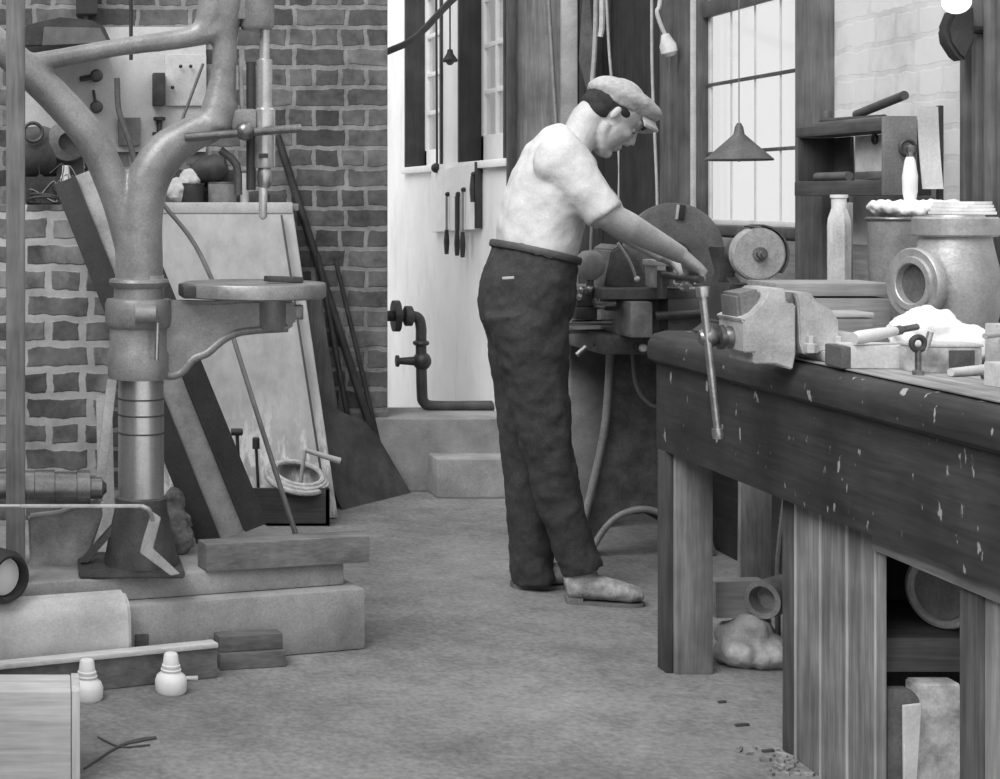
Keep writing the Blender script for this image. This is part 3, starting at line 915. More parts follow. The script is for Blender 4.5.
def hand(b, wr, d, down, out, curl=1.0):
    """wrist, direction of the knuckles, palm-side normal, direction towards the little finger"""
    d, down, out = d.normalized(), down.normalized(), out.normalized()
    kn = wr + d * .088
    b.tube([wr - d * .01, wr + d * .03, wr + d * .065, kn], [(.030, .023), (.036, .021), (.042, .019), (.041, .015)], 16, side=tuple(out))
    L_ = [.074, .083, .077, .060]
    for k in range(4):
        o_ = (k - 1.5) * .0215
        p0 = kn + out * o_ - d * .012 + d * (.006 if k in (1, 2) else -.004)
        ln = L_[k]
        a1, a2, a3 = [math.radians(x) for x in (35 * curl, 95 * curl, 150 * curl)]
        p1 = p0 + (d * math.cos(a1) + down * math.sin(a1)) * ln * .5
        p2 = p1 + (d * math.cos(a2) + down * math.sin(a2)) * ln * .33
        p3 = p2 + (d * math.cos(a3) + down * math.sin(a3)) * ln * .26
        b.tube([p0, p1, p2, p3], [.0095, .0092, .0083, .0068], 10)
        for p_, r_ in ((p1, .0096), (p2, .0088), (p3, .0069)):
            b.ball(p_, r_, n=10)
    t0 = wr + d * .03 - out * .026 + down * .006
    t1 = t0 + d * .03 - out * .014 + down * .018
    t2 = t1 + d * .026 + out * .002 + down * .018
    t3 = t2 + d * .016 + out * .012 + down * .010
    b.tube([t0, t1, t2, t3], [.013, .0115, .0098, .0075], 10)
    for p_, r_ in ((t1, .0115), (t2, .0098), (t3, .0075)):
        b.ball(p_, r_, n=10)


# near arm
el, wr = B(603, 213, -.20), V((1.960, 4.965, 1.078))
arm(b, B(561, 160, -.165), el, wr, (.053, .044, .027))
dN = V((.72, .22, -.52))
hand(b, wr, dN, V((-.55, 0, -.83)), V((-.05, -1, -.1)))
# far arm
el2, wr2 = B(607, 216, .16), V((1.962, 5.105, 1.072))
arm(b, B(563, 160, .165), el2, wr2, (.053, .044, .027))
hand(b, wr2, V((.74, -.12, -.50)), V((-.55, 0, -.83)), V((.05, 1, 0)))
body = b.build('body', skin, man)
fuse(body, .0046, 5)
for r_ in (-1, 1):
    e_ = MB().ball(hd_(.075, r_ * .030, -.002), .0105, n=14).build('eye', mat(176, .4, 0, .03), man)
    MB().ball(hd_(.0825, r_ * .030, -.005), .005, n=10).build('iris', BLACK, e_)
    MB().tube([hd_(.098, r_ * .016, .024), hd_(.097, r_ * .034, .029), hd_(.082, r_ * .052, .024)], .0045, 8, smooth=2).build('eyebrow', BLACK, man)
b = MB()
b.ball(hd_(-.040, 0, .012), (.070, .0785, .060), HR)
b.ball(hd_(-.055, 0, -.020), (.050, .064, .036), HR)
b.ball(hd_(.0, 0, .010), (.066, .0795, .036), HR)
b.ball(hd_(-.045, 0, -.030), (.048, .068, .040), HR)
hair = b.build('hair', mat(48, .8, 0, .2, 60, .5), man)
fuse(hair, .005, 3)
# flat cap
cm = mat(184, .95, 0, .10, 90, .4)
cf = V((.90, 0, -.436)).normalized(); cu = V((.436, 0, .90)).normalized()
CR = Matrix((cf, rt, cu)).transposed()
cc_ = B(622, 99)
b = MB()
b.ball(cc_ + cf * .004, (.122, .104, .042), CR)
b.ball(cc_ - cf * .022 + cu * .006, (.090, .098, .048), CR)
b.ball(cc_ + cf * .05 - cu * .004, (.085, .09, .038), CR)
b.lathe(cc_ - cf * .010 - cu * .036, cu, [(0, 0), (.084, 0), (.09, .03), (0, .03)], 32)
cap = b.build('cap', cm, man)
fuse(cap, .006, 6, (.006, .04))
b = MB()
bp_ = []
n_ = 15
def brim(a, r, drop):
    return cc_ + cf * (.056 + math.cos(a) * r) + rt * math.sin(a) * r * 1.15 - cu * (.012 + drop + .6 * (r - .055) + .02 * abs(math.sin(a)))
A_ = [math.radians(-80 + 160 * k / (n_ - 1)) for k in range(n_)]
rows = [[brim(a, rr, dd) for a in A_] for rr, dd in ((.045, 0), (.068, .002), (.086, .008), (.086, .016), (.066, .011), (.045, .008))]
vv = [[b.bm.verts.new(p) for p in row] for row in rows]
for i in range(len(vv)):
    r1, r2 = vv[i], vv[(i + 1) % len(vv)]
    for k in range(n_ - 1):
        b.bm.faces.new((r1[k], r1[k + 1], r2[k + 1], r2[k]))
b.bm.faces.new([r[0] for r in vv]); b.bm.faces.new([r[-1] for r in vv][::-1])
b.build('brim', cm, cap)
# shirt
shirt_m = mat(210, .95, 0, .04, 14, .25)
b = MB()
b.tube([B(535, 258), B(538, 235), B(544, 208), B(552, 182), B(559, 162), B(566, 147), B(573, 139)],
       [(.166, .122), (.172, .124), (.188, .124), (.205, .122), (.19, .112), (.135, .09), (.078, .068)], 32, side=(0, 1, 0), smooth=3)
for dy, e2 in ((-1, el), (1, el2)):
    s0 = B(559, 160, dy * .14)
    hem = e2 + (e2 - B(561, 160, dy * .165)).normalized() * .012
    b.ball(B(561, 161, dy * .15), (.082, .07, .085))
    b.tube([s0, s0 + (hem - s0) * .45, s0 + (hem - s0) * .8, hem], [.082, .073, .066, .060], 18, smooth=2)
shirt = b.build('shirt', shirt_m, man)
fuse(shirt, .0075, 6, (.024, .11))
# trousers
tr_m = mat(62, .95, 0, .12, 50, .35)
b = MB()
b.tube([B(535, 246), B(532, 266), B(527, 290), B(525, 318), B(527, 345)], [(.163, .124), (.174, .135), (.186, .145), (.182, .136), (.12, .08)], 30, side=(0, 1, 0), smooth=3)
b.tube(leg_path([(527, 310), (538, 390), (546, 440), (559, 500), (574, 545), (583, 570)], -.085), [(.098, .13), (.09, .092), (.082, .08), (.072, .070), (.066, .064), (.068, .066)], 22, side=(0, 1, 0), smooth=3)
b.tube(leg_path([(523, 310), (524, 390), (526, 440), (529, 510), (532, 560), (534, 582)], .095), [(.098, .13), (.09, .092), (.082, .08), (.074, .072), (.068, .068), (.072, .070)], 22, side=(0, 1, 0), smooth=3)
trs = b.build('trousers', tr_m, man)
fuse(trs, .0075, 5, (.022, .07))
b = MB()
ring_ = []
bc, bt_ = B(535, 252), (B(573, 263) - B(495, 245)).normalized()
for k in range(37):
    a = 2 * math.pi * k / 36
    ring_.append(bc + bt_ * .137 * math.cos(a) + V((0, 1, 0)) * .177 * math.sin(a))
b.tube(ring_, [(.011, .003)] * 37, 8, side=tuple(V((bt_.z, 0, -bt_.x)) * -1))
b.build('belt', mat(82, .6, 0, .1), man)
MB().beam(B(501, 278, -.135) + V((-.0, -.014, 0)), B(511, 277, -.135) + V((0, -.034, 0)), .008, .006).build('pocket_tab', PALE, man)


def shoe(heel, toe, m):
    d = toe - heel; d.z = 0
    L_ = d.length; d.normalize()
    sd = V((-d.y, d.x, 0))
    def S(f, z, o=0):
        return heel + d * (f * L_) + V((0, 0, z)) + sd * o
    b = MB()
    b.tube([S(.0, .045), S(.12, .05), S(.35, .052), S(.6, .045), S(.82, .036), S(.97, .03)], [(.028, .032), (.036, .038), (.038, .038), (.043, .034), (.044, .027), (.026, .016)], 18, side=tuple(sd), smooth=3)
    b.tube([S(.22, .05), S(.20, .11)], [(.036, .046), (.036, .046)], 16, side=tuple(sd))
    o = b.build('shoe', m, man)
    fuse(o, .0055, 4, (.006, .03))
    outl = []
    for f, w_ in ((0, .018), (.04, .027), (.2, .031), (.4, .033), (.62, .040), (.8, .040), (.93, .029), (.985, .012)):
        outl.append((f, w_))
    ptsL = [S(f, .0, w_) for f, w_ in outl] + [S(f, .0, -w_) for f, w_ in reversed(outl)]
    sb = MB().prism(ptsL, (0, 0, .010))
    hb = [S(f, .0, w_) for f, w_ in outl[:3]] + [S(f, .0, -w_) for f, w_ in reversed(outl[:3])]
    sb.prism([p + V((0, 0, .010)) for p in hb], (0, 0, .010))
    sb.build('sole', mat(112, .8), o)
    for k in range(4):
        MB().tube([S(.34 + .07 * k, .088 - .008 * k, .02), S(.36 + .07 * k, .092 - .009 * k, 0), S(.34 + .07 * k, .088 - .008 * k, -.02)], .003, 6).build('lace', mat(110, .9), o)
    return o


shm = mat(142, .85, 0, .3, 30, .3)
shoe(V((1.602, 4.97, 0)), V((1.835, 4.93, 0)), shm)
shoe(V((1.490, 5.16, 0)), V((1.725, 5.18, 0)), shm)

# ================================================================== DRILL PRESS
sd_ = 365.0
YD = F / sd_
def d(px, py, dy=0.0):
    p = W(px, py, sd_); p.y += dy
    return p
PZ = 0.235     # platform top
dp = thing('drill_press', (d(141, 0).x, YD, PZ), 'tall old pillar drill press with curved cast arms at the left', 'drill press')
px2 = 1 / sd_
b = MB()
b.tube([d(139, 312), d(139, 260), d(140, 215), d(148, 180), d(166, 152), d(190, 135), d(215, 122), d(226, 100)], [24 * px2, 24 * px2, 23 * px2, 22 * px2, 21 * px2, 18 * px2, 17 * px2, 14 * px2], 24, smooth=4)
b.tube([d(-30, 20), d(18, 62), d(60, 102), d(92, 140), d(110, 178), d(122, 215), d(132, 262)], [15 * px2, 16 * px2, 17 * px2, 17 * px2, 17 * px2, 16 * px2, 14 * px2], 20, smooth=4)
b.tube([d(20, 66), d(60, 58), d(120, 47), d(180, 39), d(224, 28)], [11 * px2, 9.5 * px2, 9 * px2, 10 * px2, 13 * px2], 16, smooth=3)
b.tube([d(190, 36), d(206, 26), d(222, -20)], [9 * px2, 13 * px2, 20 * px2], 14, smooth=3)
b.tube([d(227, -80), d(227, 0), d(225, 40), d(224, 70), d(220, 100), d(214, 128)], [18 * px2, 17 * px2, 12 * px2, 12.5 * px2, 16 * px2, 19 * px2], 20, smooth=3)
fr = b.build('frame', CASTING, dp)
fuse(fr, .006, 6)
b = MB()
b.lathe(d(141, 505), (0, 0, 1), [(0, -.08), (.063, -.08), (.063, 230 * px2), (0, 230 * px2)], 36)
b.build('column', mat(206, .3, .8, .10, 14, .05, (1, 1, .1)), dp)
for yy in (398, 414, 432):
    MB().ring(d(141, yy), (0, 0, 1), .0632, .0022, 40, 6).build('score_ring', IRON_D, dp)
b = MB()
b.lathe(d(139, 378), (0, 0, 1), [(.064, 0), (.083, 0), (.086, 4 * px2), (.086, 26 * px2), (.081, 29 * px2), (.081, 50 * px2), (.090, 53 * px2), (.093, 58 * px2), (.093, 74 * px2), (.088, 79 * px2), (.07, 80 * px2), (.068, 90 * px2), (.078, 93 * px2), (.083, 96 * px2), (.08, 99 * px2), (.064, 100 * px2)], 40)
ht = .034
outl = [(160, 300), (215, 301), (250, 299), (290, 299), (295, 305), (294, 324), (286, 329), (255, 331), (235, 334), (220, 342), (206, 354), (192, 360), (178, 375), (160, 376)]
b.prism([d(x, y, -ht) for x, y in outl], (0, 2 * ht, 0), .008)
b.tube([d(x, y - 2, -ht + .006) for x, y in outl[6:]], .012, 10, smooth=3)
b.lathe(d(271, 330), (0, 0, 1), [(0, 0), (.046, 0), (.05, .006), (.05, 33 * px2), (0, 33 * px2)], 28)
bk_ = b.build('table_bracket', mat(140, .38, .2, .14, 9, .2), dp)
MB().box(d(298, 312), (.026, .03, .04), None, .004).build('set_screw', STEEL_D, bk_)
MB().tube([d(133, 312, -.095), d(153, 312, -.095)], .0235, 16).build('clamp_bolt', CASTING, bk_)
MB().tube([d(155, 320, -.103), d(154, 356, -.103)], .0065, 10).build('clamp_lever', STEEL, bk_)
tc = d(254, 297)
MB().lathe(tc, (0, 0, 1), [(0, 0), (.190, 0), (.195, .004), (.195, .036), (.192, .040), (0, .040)], 64).build('table', mat(150, .4, .4, .18, 9, .1), dp)
MB().box((tc.x - .178, YD - .02, tc.z + .018), (.05, .16, .034), None, .006).build('table_shade', IRON_D, dp)  # dark block painting the shading on the round table's left end
# head casting and spindle
b = MB()
b.lathe(d(257, 30), (0, 0, 1), [(0, 0), (.040, 0), (.047, .01), (.047, .16), (0, .16)], 28)
b.box(d(240, 8), (.07, .06, .07), None, .01)
b.build('head', CASTING, dp)
MB().box(d(243, 120), (.07, .05, .06), None, .01).build('quill_bracket', CASTING, dp)
b = MB()
b.lathe(d(264.5, 168), (0, 0, 1), [(0, 0), (.028, 0), (.030, .004), (.030, 58 * px2), (.022, 60 * px2), (.022, 108 * px2), (.014, 109 * px2), (.014, 140 * px2), (0, 140 * px2)], 24)
sp = b.build('spindle', mat(196, .25, .6, .1, 14, .03), dp)
MB().lathe(d(264.5, 188), (0, 0, 1), [(0, 0), (.013, 0), (.019, .008), (.02, 14 * px2), (.016, 21 * px2), (0, 21 * px2)], 20).build('chuck', STEEL, sp)
MB().lathe(d(263, 220), (0, 0, 1), [(0, 0), (.008, .004), (.0115, .01), (.0115, 33 * px2), (0, 33 * px2)], 14).build('drill_bit', mat(204, .3, .5), sp)
MB().box(d(262, 156, -.029), (.025, .01, .012), None, .002).build('key_slot', BLACK, sp)
MB().tube([d(251, 62), d(251, 190)], .013, 12).build('rack_bar', BLACK, dp)
MB().tube([d(241, 58, .02), d(243, 110, .02)], .006, 8).build('guide_rod', PALE, dp)
MB().ball(d(243, 132, -.05), .026).build('feed_hub', STEEL_D, dp)
MB().tube([d(183, 138, -.05), d(298, 129, -.05)], .0115, 12).build('feed_lever', STEEL_D, dp)
b = MB().tube([d(220, 150, -.01), d(236, 165, -.01), d(238, 195, -.01)], .011, 10, smooth=3)
b.build('counterweight_arm', IRON, dp)
b = MB()
lvp = catmull([d(117, 78, -.0), d(118, 105, 0), d(121, 118, 0), d(129, 140, 0), d(135, 162, 0)], 3)
b.tube(lvp, [(.004, .008)] * len(lvp), 8, side=(0, 1, 0))
b.build('shifter_lever', mat(90, .4, .4), dp)
# base
b = MB()
pr = [(118, 508), (164, 508), (170, 540), (178, 572), (100, 572), (112, 540)]
b.lathe(d(141, 572), (0, 0, 1), [(0, 0), (.10, 0), (.10, .015), (.085, .09), (.072, .15), (.070, .18), (.063, .185)], 32)
b.prism([d(78, 572, -.10), d(182, 572, -.10), d(182, 572, .14), d(78, 572, .14)], (0, 0, -.02), .004)
b.prism([d(138, 505, -.02), d(138, 505, .02), d(80, 570, .02), d(80, 570, -.02)], (.02, 0, 0), .0)
bs_o = b.build('base', IRON, dp)
bz = min(v_.co.z for v_ in bs_o.data.vertices)
bs_o.location.z += -bz + .001

# platform of concrete with timbers
plat_m = mat(158, .9, 0, .16, 5, .35)
ang = math.radians(16)
pc = V((.112, 4.656, 0))
b = MB()
b.box((pc.x, pc.y, .085), (1.36, .82, .17), ang, .012)
b.box((pc.x - .02, pc.y + .015, .2025), (1.31, .76, .065), ang, .012)
struct(b.build('slab_platform', plat_m)); tag(bpy.data.objects['slab_platform'], 'low stepped concrete plinth under the drill press')
# ladder of small things around the base
def on(px, py, z):
    """point on a horizontal plane at height z"""
    s_ = (py - HY) / (CH - z)
    return W(px, py, s_)
b = MB().beam(on(203, 572, PZ) + V((0, .03, .038)), on(366, 562, PZ) + V((0, .03, .038)), .075, .075)
tag(b.build('timber_baulk', wood(132, 'X', .1)), 'squared timber lying on the plinth in front of leaning channel', 'timber')
# leaning steel channel: web and two flanges
ca, cb = on(234, 545, PZ) + V((0, .04, .02)), W(86, 172, 322) + V((0, -.05, 0))
ch = thing('steel_channel', ca, 'long steel channel with pale web leaning behind the drill press column', 'steel channel')
sdv = V((0, 1, 0))
xd = (cb - ca).normalized(); nz_ = xd.cross(sdv).normalized()
MB().beam(ca, cb, .074, .008).build('web', mat(172, .6, .2, .12), ch)
for k_ in (-1, 1):
    fb_ = MB()
    fb_.beam(ca + nz_ * k_ * .073 + V((0, -.02, 0)), cb + nz_ * k_ * .073 + V((0, -.02, 0)), .070, .01)
    fb_.beam(ca + nz_ * k_ * .042, cb + nz_ * k_ * .042, .01, .05)
    fb_.build('flange', mat(60, .6, .2), ch)
b = MB().beam(W(98, 500, 340), W(112, 380, 330), .03, .02)
b.beam(on(110, 555, PZ) + V((0, .24, .0)), W(104, 395, 322), .05, .012)
o = b.build('pale_lath', mat(172, .8, 0, .1)); tag(o, 'pale lath leaning left of the drill column', 'lath')

# cone pulley shaft at the far left
sp_ = 364.0
pz = W(60, 488, sp_)
cp = thing('cone_pulley', (pz.x, pz.y, PZ), 'shiny stepped cone pulley on a grey saddle at the left border', 'pulley')
prof = [(0, -.26), (.045, -.26), (.045, -.14), (.048, -.138), (.048, -.07), (.050, -.068), (.050, -.015), (.045, -.013), (.045, .045), (.049, .047), (.049, .082), (.030, .085), (.030, .115), (.02, .12), (.012, .128), (0, .128)]
MB().lathe(pz + V((0, 0, 0)), (1, 0, 0), prof, 36).build('stepped_drum', mat(128, .25, .7, .25, 8, .03), cp)
b = MB()
b.prism([W(28, 518, 360), W(60, 514, 360), W(100, 498, 360), W(103, 515, 360), W(95, 540, 360), W(82, 575, 360), W(30, 577, 360)], (0, .07, 0), .006)
b.build('saddle', mat(154, .8, 0, .15), cp)
tr = thing('treadle', W(160, 574, 379), 'pale bent treadle strip with long level pull rod at the drill press foot', 'treadle')
b = MB().beam(W(20, 506, 384), W(141, 506, 384), .009, .009)
b.tube([W(141, 506, 384), W(149, 510, 384), W(153, 520, 382)], .006, 8, smooth=3)
b.tube([W(-70, 506, 384), W(20, 506, 384)], .0045, 8)
b.build('pull_rod', mat(190, .5, .3), tr)
P_ = [W(x_, y_, 380) for x_, y_ in ((152, 512), (161, 518), (153, 549), (180, 574), (171, 576), (140, 553), (143, 540))]
MB().prism(P_, (0, .012, 0), .002).build('pedal', mat(176, .7, .1, .1), tr)
kz = W(4, 575, 392)
b = thing('dark_can', (kz.x, kz.y, PZ), 'dark can lying with white mouth at the left border', 'can')
MB().lathe(kz + V((-.075, .10, -.005)), (.62, -.78, 0), [(0, -.12), (.068, -.12), (.068, .13), (.058, .15), (.052, .15), (.05, .10), (0, .10)], 28).build('body', BLACK, b)
MB().lathe(kz + V((-.075, .10, -.005)), (.62, -.78, 0), [(0, .105), (.048, .105), (.048, .12), (0, .128)], 24).build('lining', WHITE, b)
# light baulk at the front of the plinth
b = MB()
pb_ = V((.205, 4.326 - .06 - .068 * .2867 - .058, 0)); pa = pb_ - V((.65, .65 * .2867, 0))
dv = (pb_ - pa).normalized(); nv = V((dv.y, -dv.x, 0))
prof = [(0, 0), (.075, 0), (.083, .03), (.085, .10), (.08, .17), (.065, .205), (.03, .225), (0, .22)]
b.prism([pa + nv * (x - .05) + V((0, 0, z)) for x, z in prof], dv * (pb_ - pa).length, .01)
tag(b.build('round_edged_baulk', mat(192, .75, 0, .12, 5, .3)), 'pale round-edged baulk lying before the plinth at left', 'timber')
# planks lying in front
fa, fb = on(-10, 698, 0) + V((0, -.02, 0)), on(214, 673, 0) + V((0, -.03, 0))
lp_ = thing('long_plank', (fa + fb) / 2, 'long plank on edge with pale strip along its top, behind the insulators', 'plank')
MB().beam(fa + V((0, 0, .041)), fb + V((0, 0, .041)), .08, .03).build('board', wood(124, 'X', .12), lp_)
MB().beam(fa + V((0, -.006, .088)), fb + V((0, -.006, .088)), .013, .042).build('lath', wood(206, 'X', .08), lp_)  # pale strip added to brighten the plank's top edge
fa, fb = on(134, 672, 0), on(236, 655, 0)
b = MB().beam(fa + V((0, .03, .047)), fb + V((0, .03, .047)), .092, .03)
tag(b.build('short_plank', wood(112, 'X', .12)), 'short plank on edge behind the long floor plank', 'plank')
fa, fb = on(218, 671, 0), on(284, 667, 0)
b = MB().beam(fa + V((0, .03, .022)), fb + V((0, .03, .022)), .043, .06)
b.beam(fa + V((0, .04, .065)), fb + V((-.005, .04, .065)), .042, .05)
tag(b.build('dark_offcut', wood(112, 'X', .12)), 'dark two-layer wood offcut at the plinth foot', 'offcut')
# white porcelain pots
def pot(px, py, tap, label):
    c_ = on(px, py, 0)
    t_ = thing('porcelain_insulator', c_, label, 'insulator', 'white porcelain insulators on the floor')
    MB().lathe(c_, (0, 0, 1), [(0, 0), (.036, 0), (.040, .006), (.041, .03), (.036, .043), (.024, .052), (.022, .06), (.024, .063), (.0235, .07), (.021, .072), (.018, .095), (.015, .099), (0, .10)], 28).build('body', WHITE, t_)
    MB().ring(c_ + V((0, 0, .058)), (0, 0, 1), .0235, .003, 24, 8).build('collar', WHITE, t_)
    if tap:
        MB().tube([c_ + V((.035, 0, .035)), c_ + V((.068, -.005, .036))], [.005, .007], 10).build('tap', PALE, t_)
pot(87, 699, False, 'white porcelain insulator in front of the plank, beside the pale crate')
pot(171, 692, True, 'white porcelain insulator with small side spigot beside the plank end')
# crate at the bottom left
cr = thing('pale_crate', (-.1, 3.45, 0), 'pale wooden crate with corner batten in the bottom left corner', 'crate')
yc = F / 470
MB().span(-.35, .045, yc, yc + .13, 0, .203, .004).build('body', wood(200, 'X', .1), cr)
MB().span(.046, .064, yc - .004, yc + .13, 0, .206, .003).build('batten', wood(206, 'Z', .08), cr)
# timber post left
b = MB().span((6 - 50) / 378, (25 - 50) / 378, F / 378, F / 378 + .04, .236, 3.0, .004)
struct(tag(b.build('column_post', wood(128, 'Z', .1)), 'narrow grey timber post at the left border'))

# leaning board with drips
board_m, nt, bs = nodes_of('dripped_board')
col = ramp(nt, noise(nt, 3, 6), ((.3, 156), (.7, 180)))
tc_ = nt.nodes.new('ShaderNodeTexCoord'); sx_ = nt.nodes.new('ShaderNodeSeparateXYZ')
nt.links.new(tc_.outputs['Object'], sx_.inputs[0])
low = ramp(nt, sx_.outputs[2], ((.16, 255), (.50, 0)))
drip = mixc(nt, 1.0, ramp(nt, noise(nt, 26, 4, (1, 1, .07)), ((.50, 0), (.60, 235))), low, 'MULTIPLY')
col = mixc(nt, .5, col, ramp(nt, noise(nt, 14, 8, (1, 1, .5), .7), ((.3, 80), (.7, 205))), 'SOFT_LIGHT')
col = mixc(nt, drip, col, grey(0, 226))
nt.links.new(col, bs.inputs['Base Color']); bs.inputs['Roughness'].default_value = .85
lb = thing('plywood_sheet', (.75, 6.4, 0), 'large pale wooden panel leaning on the brick wall behind the drill press', 'panel')
A, Bp, Cc, D = W(165, 203, 240), W(292, 203, 240), W(338, 518, 255), W(165, 518, 255)
A.x -= .1; D.x -= .02
MB().prism([A, Bp, Cc, D], (0, .025, 0), .003).build('sheet', board_m, lb)
up_ = V((0, -.012, 0))
MB().beam(A + up_ + V((0, 0, -.02)), Bp + up_ + V((0, 0, -.02)), .045, .012).build('top_rail', mat(194, .8, 0, .06), lb)
MB().beam(W(281, 215, 241) + up_, W(325, 500, 255) + up_, .008, .012).build('edge_strip', mat(72, .8), lb)
# rods leaning to the right of the panel
for (a_, b__, r_, nm, lab) in (((277, 135, 233), (368, 420, 233.6), .017, 'iron_pipe', 'long dark iron pipe leaning in front of brick, passing by spindle'),
                           ((318, 255, 233.6), (352, 440, 234.2), .012, 'iron_rod', 'dark iron rod leaning between the panel and long pipe'),
                           ((336, 262, 233), (378, 440, 233.2), .010, 'thin_bar', 'short dark bar leaning right of the long pipe')):
    p0, p1 = W(*a_), W(*b__)
    dirn = (p1 - p0).normalized()
    p1b = p0 + dirn * ((p0.z - .012) / -dirn.z)
    tag(MB().tube([p0, p1b], r_, 12).build(nm, IRON_D), lab, 'pipe' if 'pipe' in nm else 'rod')
b = MB().beam(W(308, 290, 236), W(338, 492, 238), .10, .02)
tag(b.build('grey_board', wood(104, 'Z', .12)), 'narrow grey board leaning at the right edge of the pale panel', 'board')
# sheet of metal on the floor
b = MB().prism([W(318, 402, 240), W(366, 422, 238), W(380, 440, 237), (on(411, 493, 0)), on(342, 510, 0), W(326, 470, 246)], (0, .006, 0), .0)
tag(b.build('metal_sheet', mat(92, .7, .2, .15, 6, .2)), 'dark rusty metal sheet leaning at the foot of the brick wall', 'metal sheet')
# bowed rod
pts = [W(163, 204, 262), W(195, 245, 264), W(222, 305, 272), W(248, 385, 285), W(275, 470, 302), W(297, 538, 320)]
b = MB().tube(pts, .0085, 8, smooth=5)
tag(b.build('bowed_rod', mat(104, .6, .2)), 'long bowed rod bending from the timber to the panel top', 'rod')
# box with coil of rope
cb_ = on(285, 526, 0)
bx = thing('dark_crate', (cb_.x, cb_.y + .1, 0), 'dark wooden crate of odds and ends before the pale panel', 'crate')
x0, x1 = W(236, 0, 261).x, W(330, 0, 261).x
y0 = F / 261
b = MB()
b.span(x0, x1, y0, y0 + .02, 0, .145); b.span(x0, x1, y0 + .2, y0 + .22, 0, .145)
b.span(x0, x0 + .02, y0, y0 + .22, 0, .145); b.span(x1 - .02, x1, y0, y0 + .22, 0, .145); b.span(x0, x1, y0, y0 + .22, 0, .015)
b.build('body', wood(66, 'X', .25), bx)
rc = V((W(300, 0, 261).x, y0 + .09, .176))
b = thing('rope_coil', rc - V((0, 0, .02)), 'coil of pale rope lying over the dark crate rim', 'rope')
for k in range(3):
    MB().ring(rc + V((.0 + .004 * k, 0, .008 * k - .006)), (.12, -.35, 1), .118 - .012 * k, .011, 36, 8).build('turn', mat(186, .9, 0, .12, 40, .5), b)
for (x_, zt, nm, lab, r_) in ((237, 432, 'hammer', 'small dark hammer standing in the crate by leaning bars', .007), (256, 443, 'chisel', 'thin dark chisel upright in the crate behind the rope', .006)):
    p_ = W(x_, zt, 259.5); 
    t_ = thing(nm, (p_.x, p_.y, .02), lab, nm)
    MB().tube([(p_.x + .02, p_.y + .04, .0155), p_], r_, 8).build('handle', IRON_D, t_)
    MB().lathe(p_, (1, 0, 0) if nm == 'hammer' else (0, 0, 1), [(0, -.022), (.014, -.022), (.014, .018), (.01, .022), (0, .022)], 14).build('head', BLACK, t_)
b = MB().tube([W(305, 450, 258), W(340, 461, 258)], [.008, .013], 12)
b.tube([W(298, 520, 258.5) * V((1, 1, 0)) + V((0, .05, .016)), W(305, 450, 258)], .008, 10)
tag(b.build('tool_shaft', mat(176, .8, 0, .1)), 'pale wooden handle sticking out over the crate, pointing right', 'handle')
# scraps near base
b = MB().ball(on(178, 556, PZ) + V((0, .05, .04)), (.05, .05, .05)).ball(on(177, 552, PZ) + V((0, .05, .08)), (.045, .045, .05)).ball(on(176, 550, PZ) + V((0, .05, .13)), (.035, .035, .04))
o = b.build('oily_rag', mat(100, .95, 0, .4, 16, .4)); fuse(o, .006, 3, (.03, .03)); tag(o, 'mottled oily rag heaped behind the pedal', 'rag')

# ---- low wall top: clutter (z = 1.235)
LZ = 1.235
def lw(px, sc_=318.0):
    return W(px, 0, sc_).x
yl = F / 316
b = thing('old_motor', (lw(40), yl + .1, LZ), 'dark round motor casting on the low brick wall', 'motor')
MB().lathe((lw(28), yl + .12, LZ + .16), (1, 0, 0), [(0, -.04), (.07, -.04), (.09, -.02), (.095, .05), (.08, .09), (.04, .1), (.03, .16), (0, .16)], 28).build('casing', mat(74, .6, .2, .25), b)
MB().span(lw(25), lw(60), yl + .05, yl + .2, LZ, LZ + .09, .006).build('foot', mat(70, .7, .1, .3), b)
MB().ring((lw(33), yl + .02, LZ + .23), (.2, -1, .1), .03, .006).build('lifting_eye', IRON, b)
b = thing('gear_housing', (lw(70), yl + .08, LZ), 'grey pitted gear housing right of the motor', 'casting')
MB().lathe((lw(68), yl + .10, LZ + .20), (0, -1, 0), [(0, 0), (.06, 0), (.07, .02), (.06, .06), (.03, .07), (.03, .03), (0, .03)], 24).build('cover', mat(110, .6, .2, .3), b)
MB().span(lw(56), lw(84), yl + .06, yl + .22, LZ, LZ + .15, .01).build('case', mat(62, .7, .1, .3), b)
c_ = V((lw(66), yl + .02, LZ))
MB_ = MB().lathe(c_, (0, 0, 1), [(0, 0), (.018, 0), (.018, .085), (.012, .1), (.011, .125), (0, .125)], 18)
tag(MB_.build('white_bottle', WHITE), 'slim white bottle on the low brick wall, before gear housing', 'bottle')
wires = thing('wire_tangle', (lw(38), yl + .03, LZ), 'loose tangle of thin wire over the low wall edge', 'wire')
for k in range(7):
    pts = []
    x_ = lw(26 + 7 * k)
    for j in range(6):
        pts.append(V((x_ + random.uniform(-.03, .06) + .01 * j, yl - .004 + random.uniform(-.004, .02), LZ + .005 + abs(random.uniform(0, .12)) * (j % 3 > 0) + .004)))
    MB().tube(pts, .0017, 6, smooth=5).build('strand', mat(150 if k % 2 else 80, .6, .2), wires)
b = MB().prism([(lw(26), yl + .0, LZ), (lw(56), yl + .0, LZ), (lw(52), yl + .0, LZ + .07), (lw(40), yl + .0, LZ + .10), (lw(28), yl + .0, LZ + .06)], (0, .03, 0), .004)
tag(b.build('iron_bracket', IRON_D), 'dark iron bracket plate standing before the motor casting', 'bracket')
b = MB().ring((lw(44), yl - .03, LZ + .012), (0, .25, 1), .055, .0045, 28, 6)
b = b.ring((lw(46), yl - .03, LZ + .022), (.15, .2, 1), .05, .0045, 28, 6)
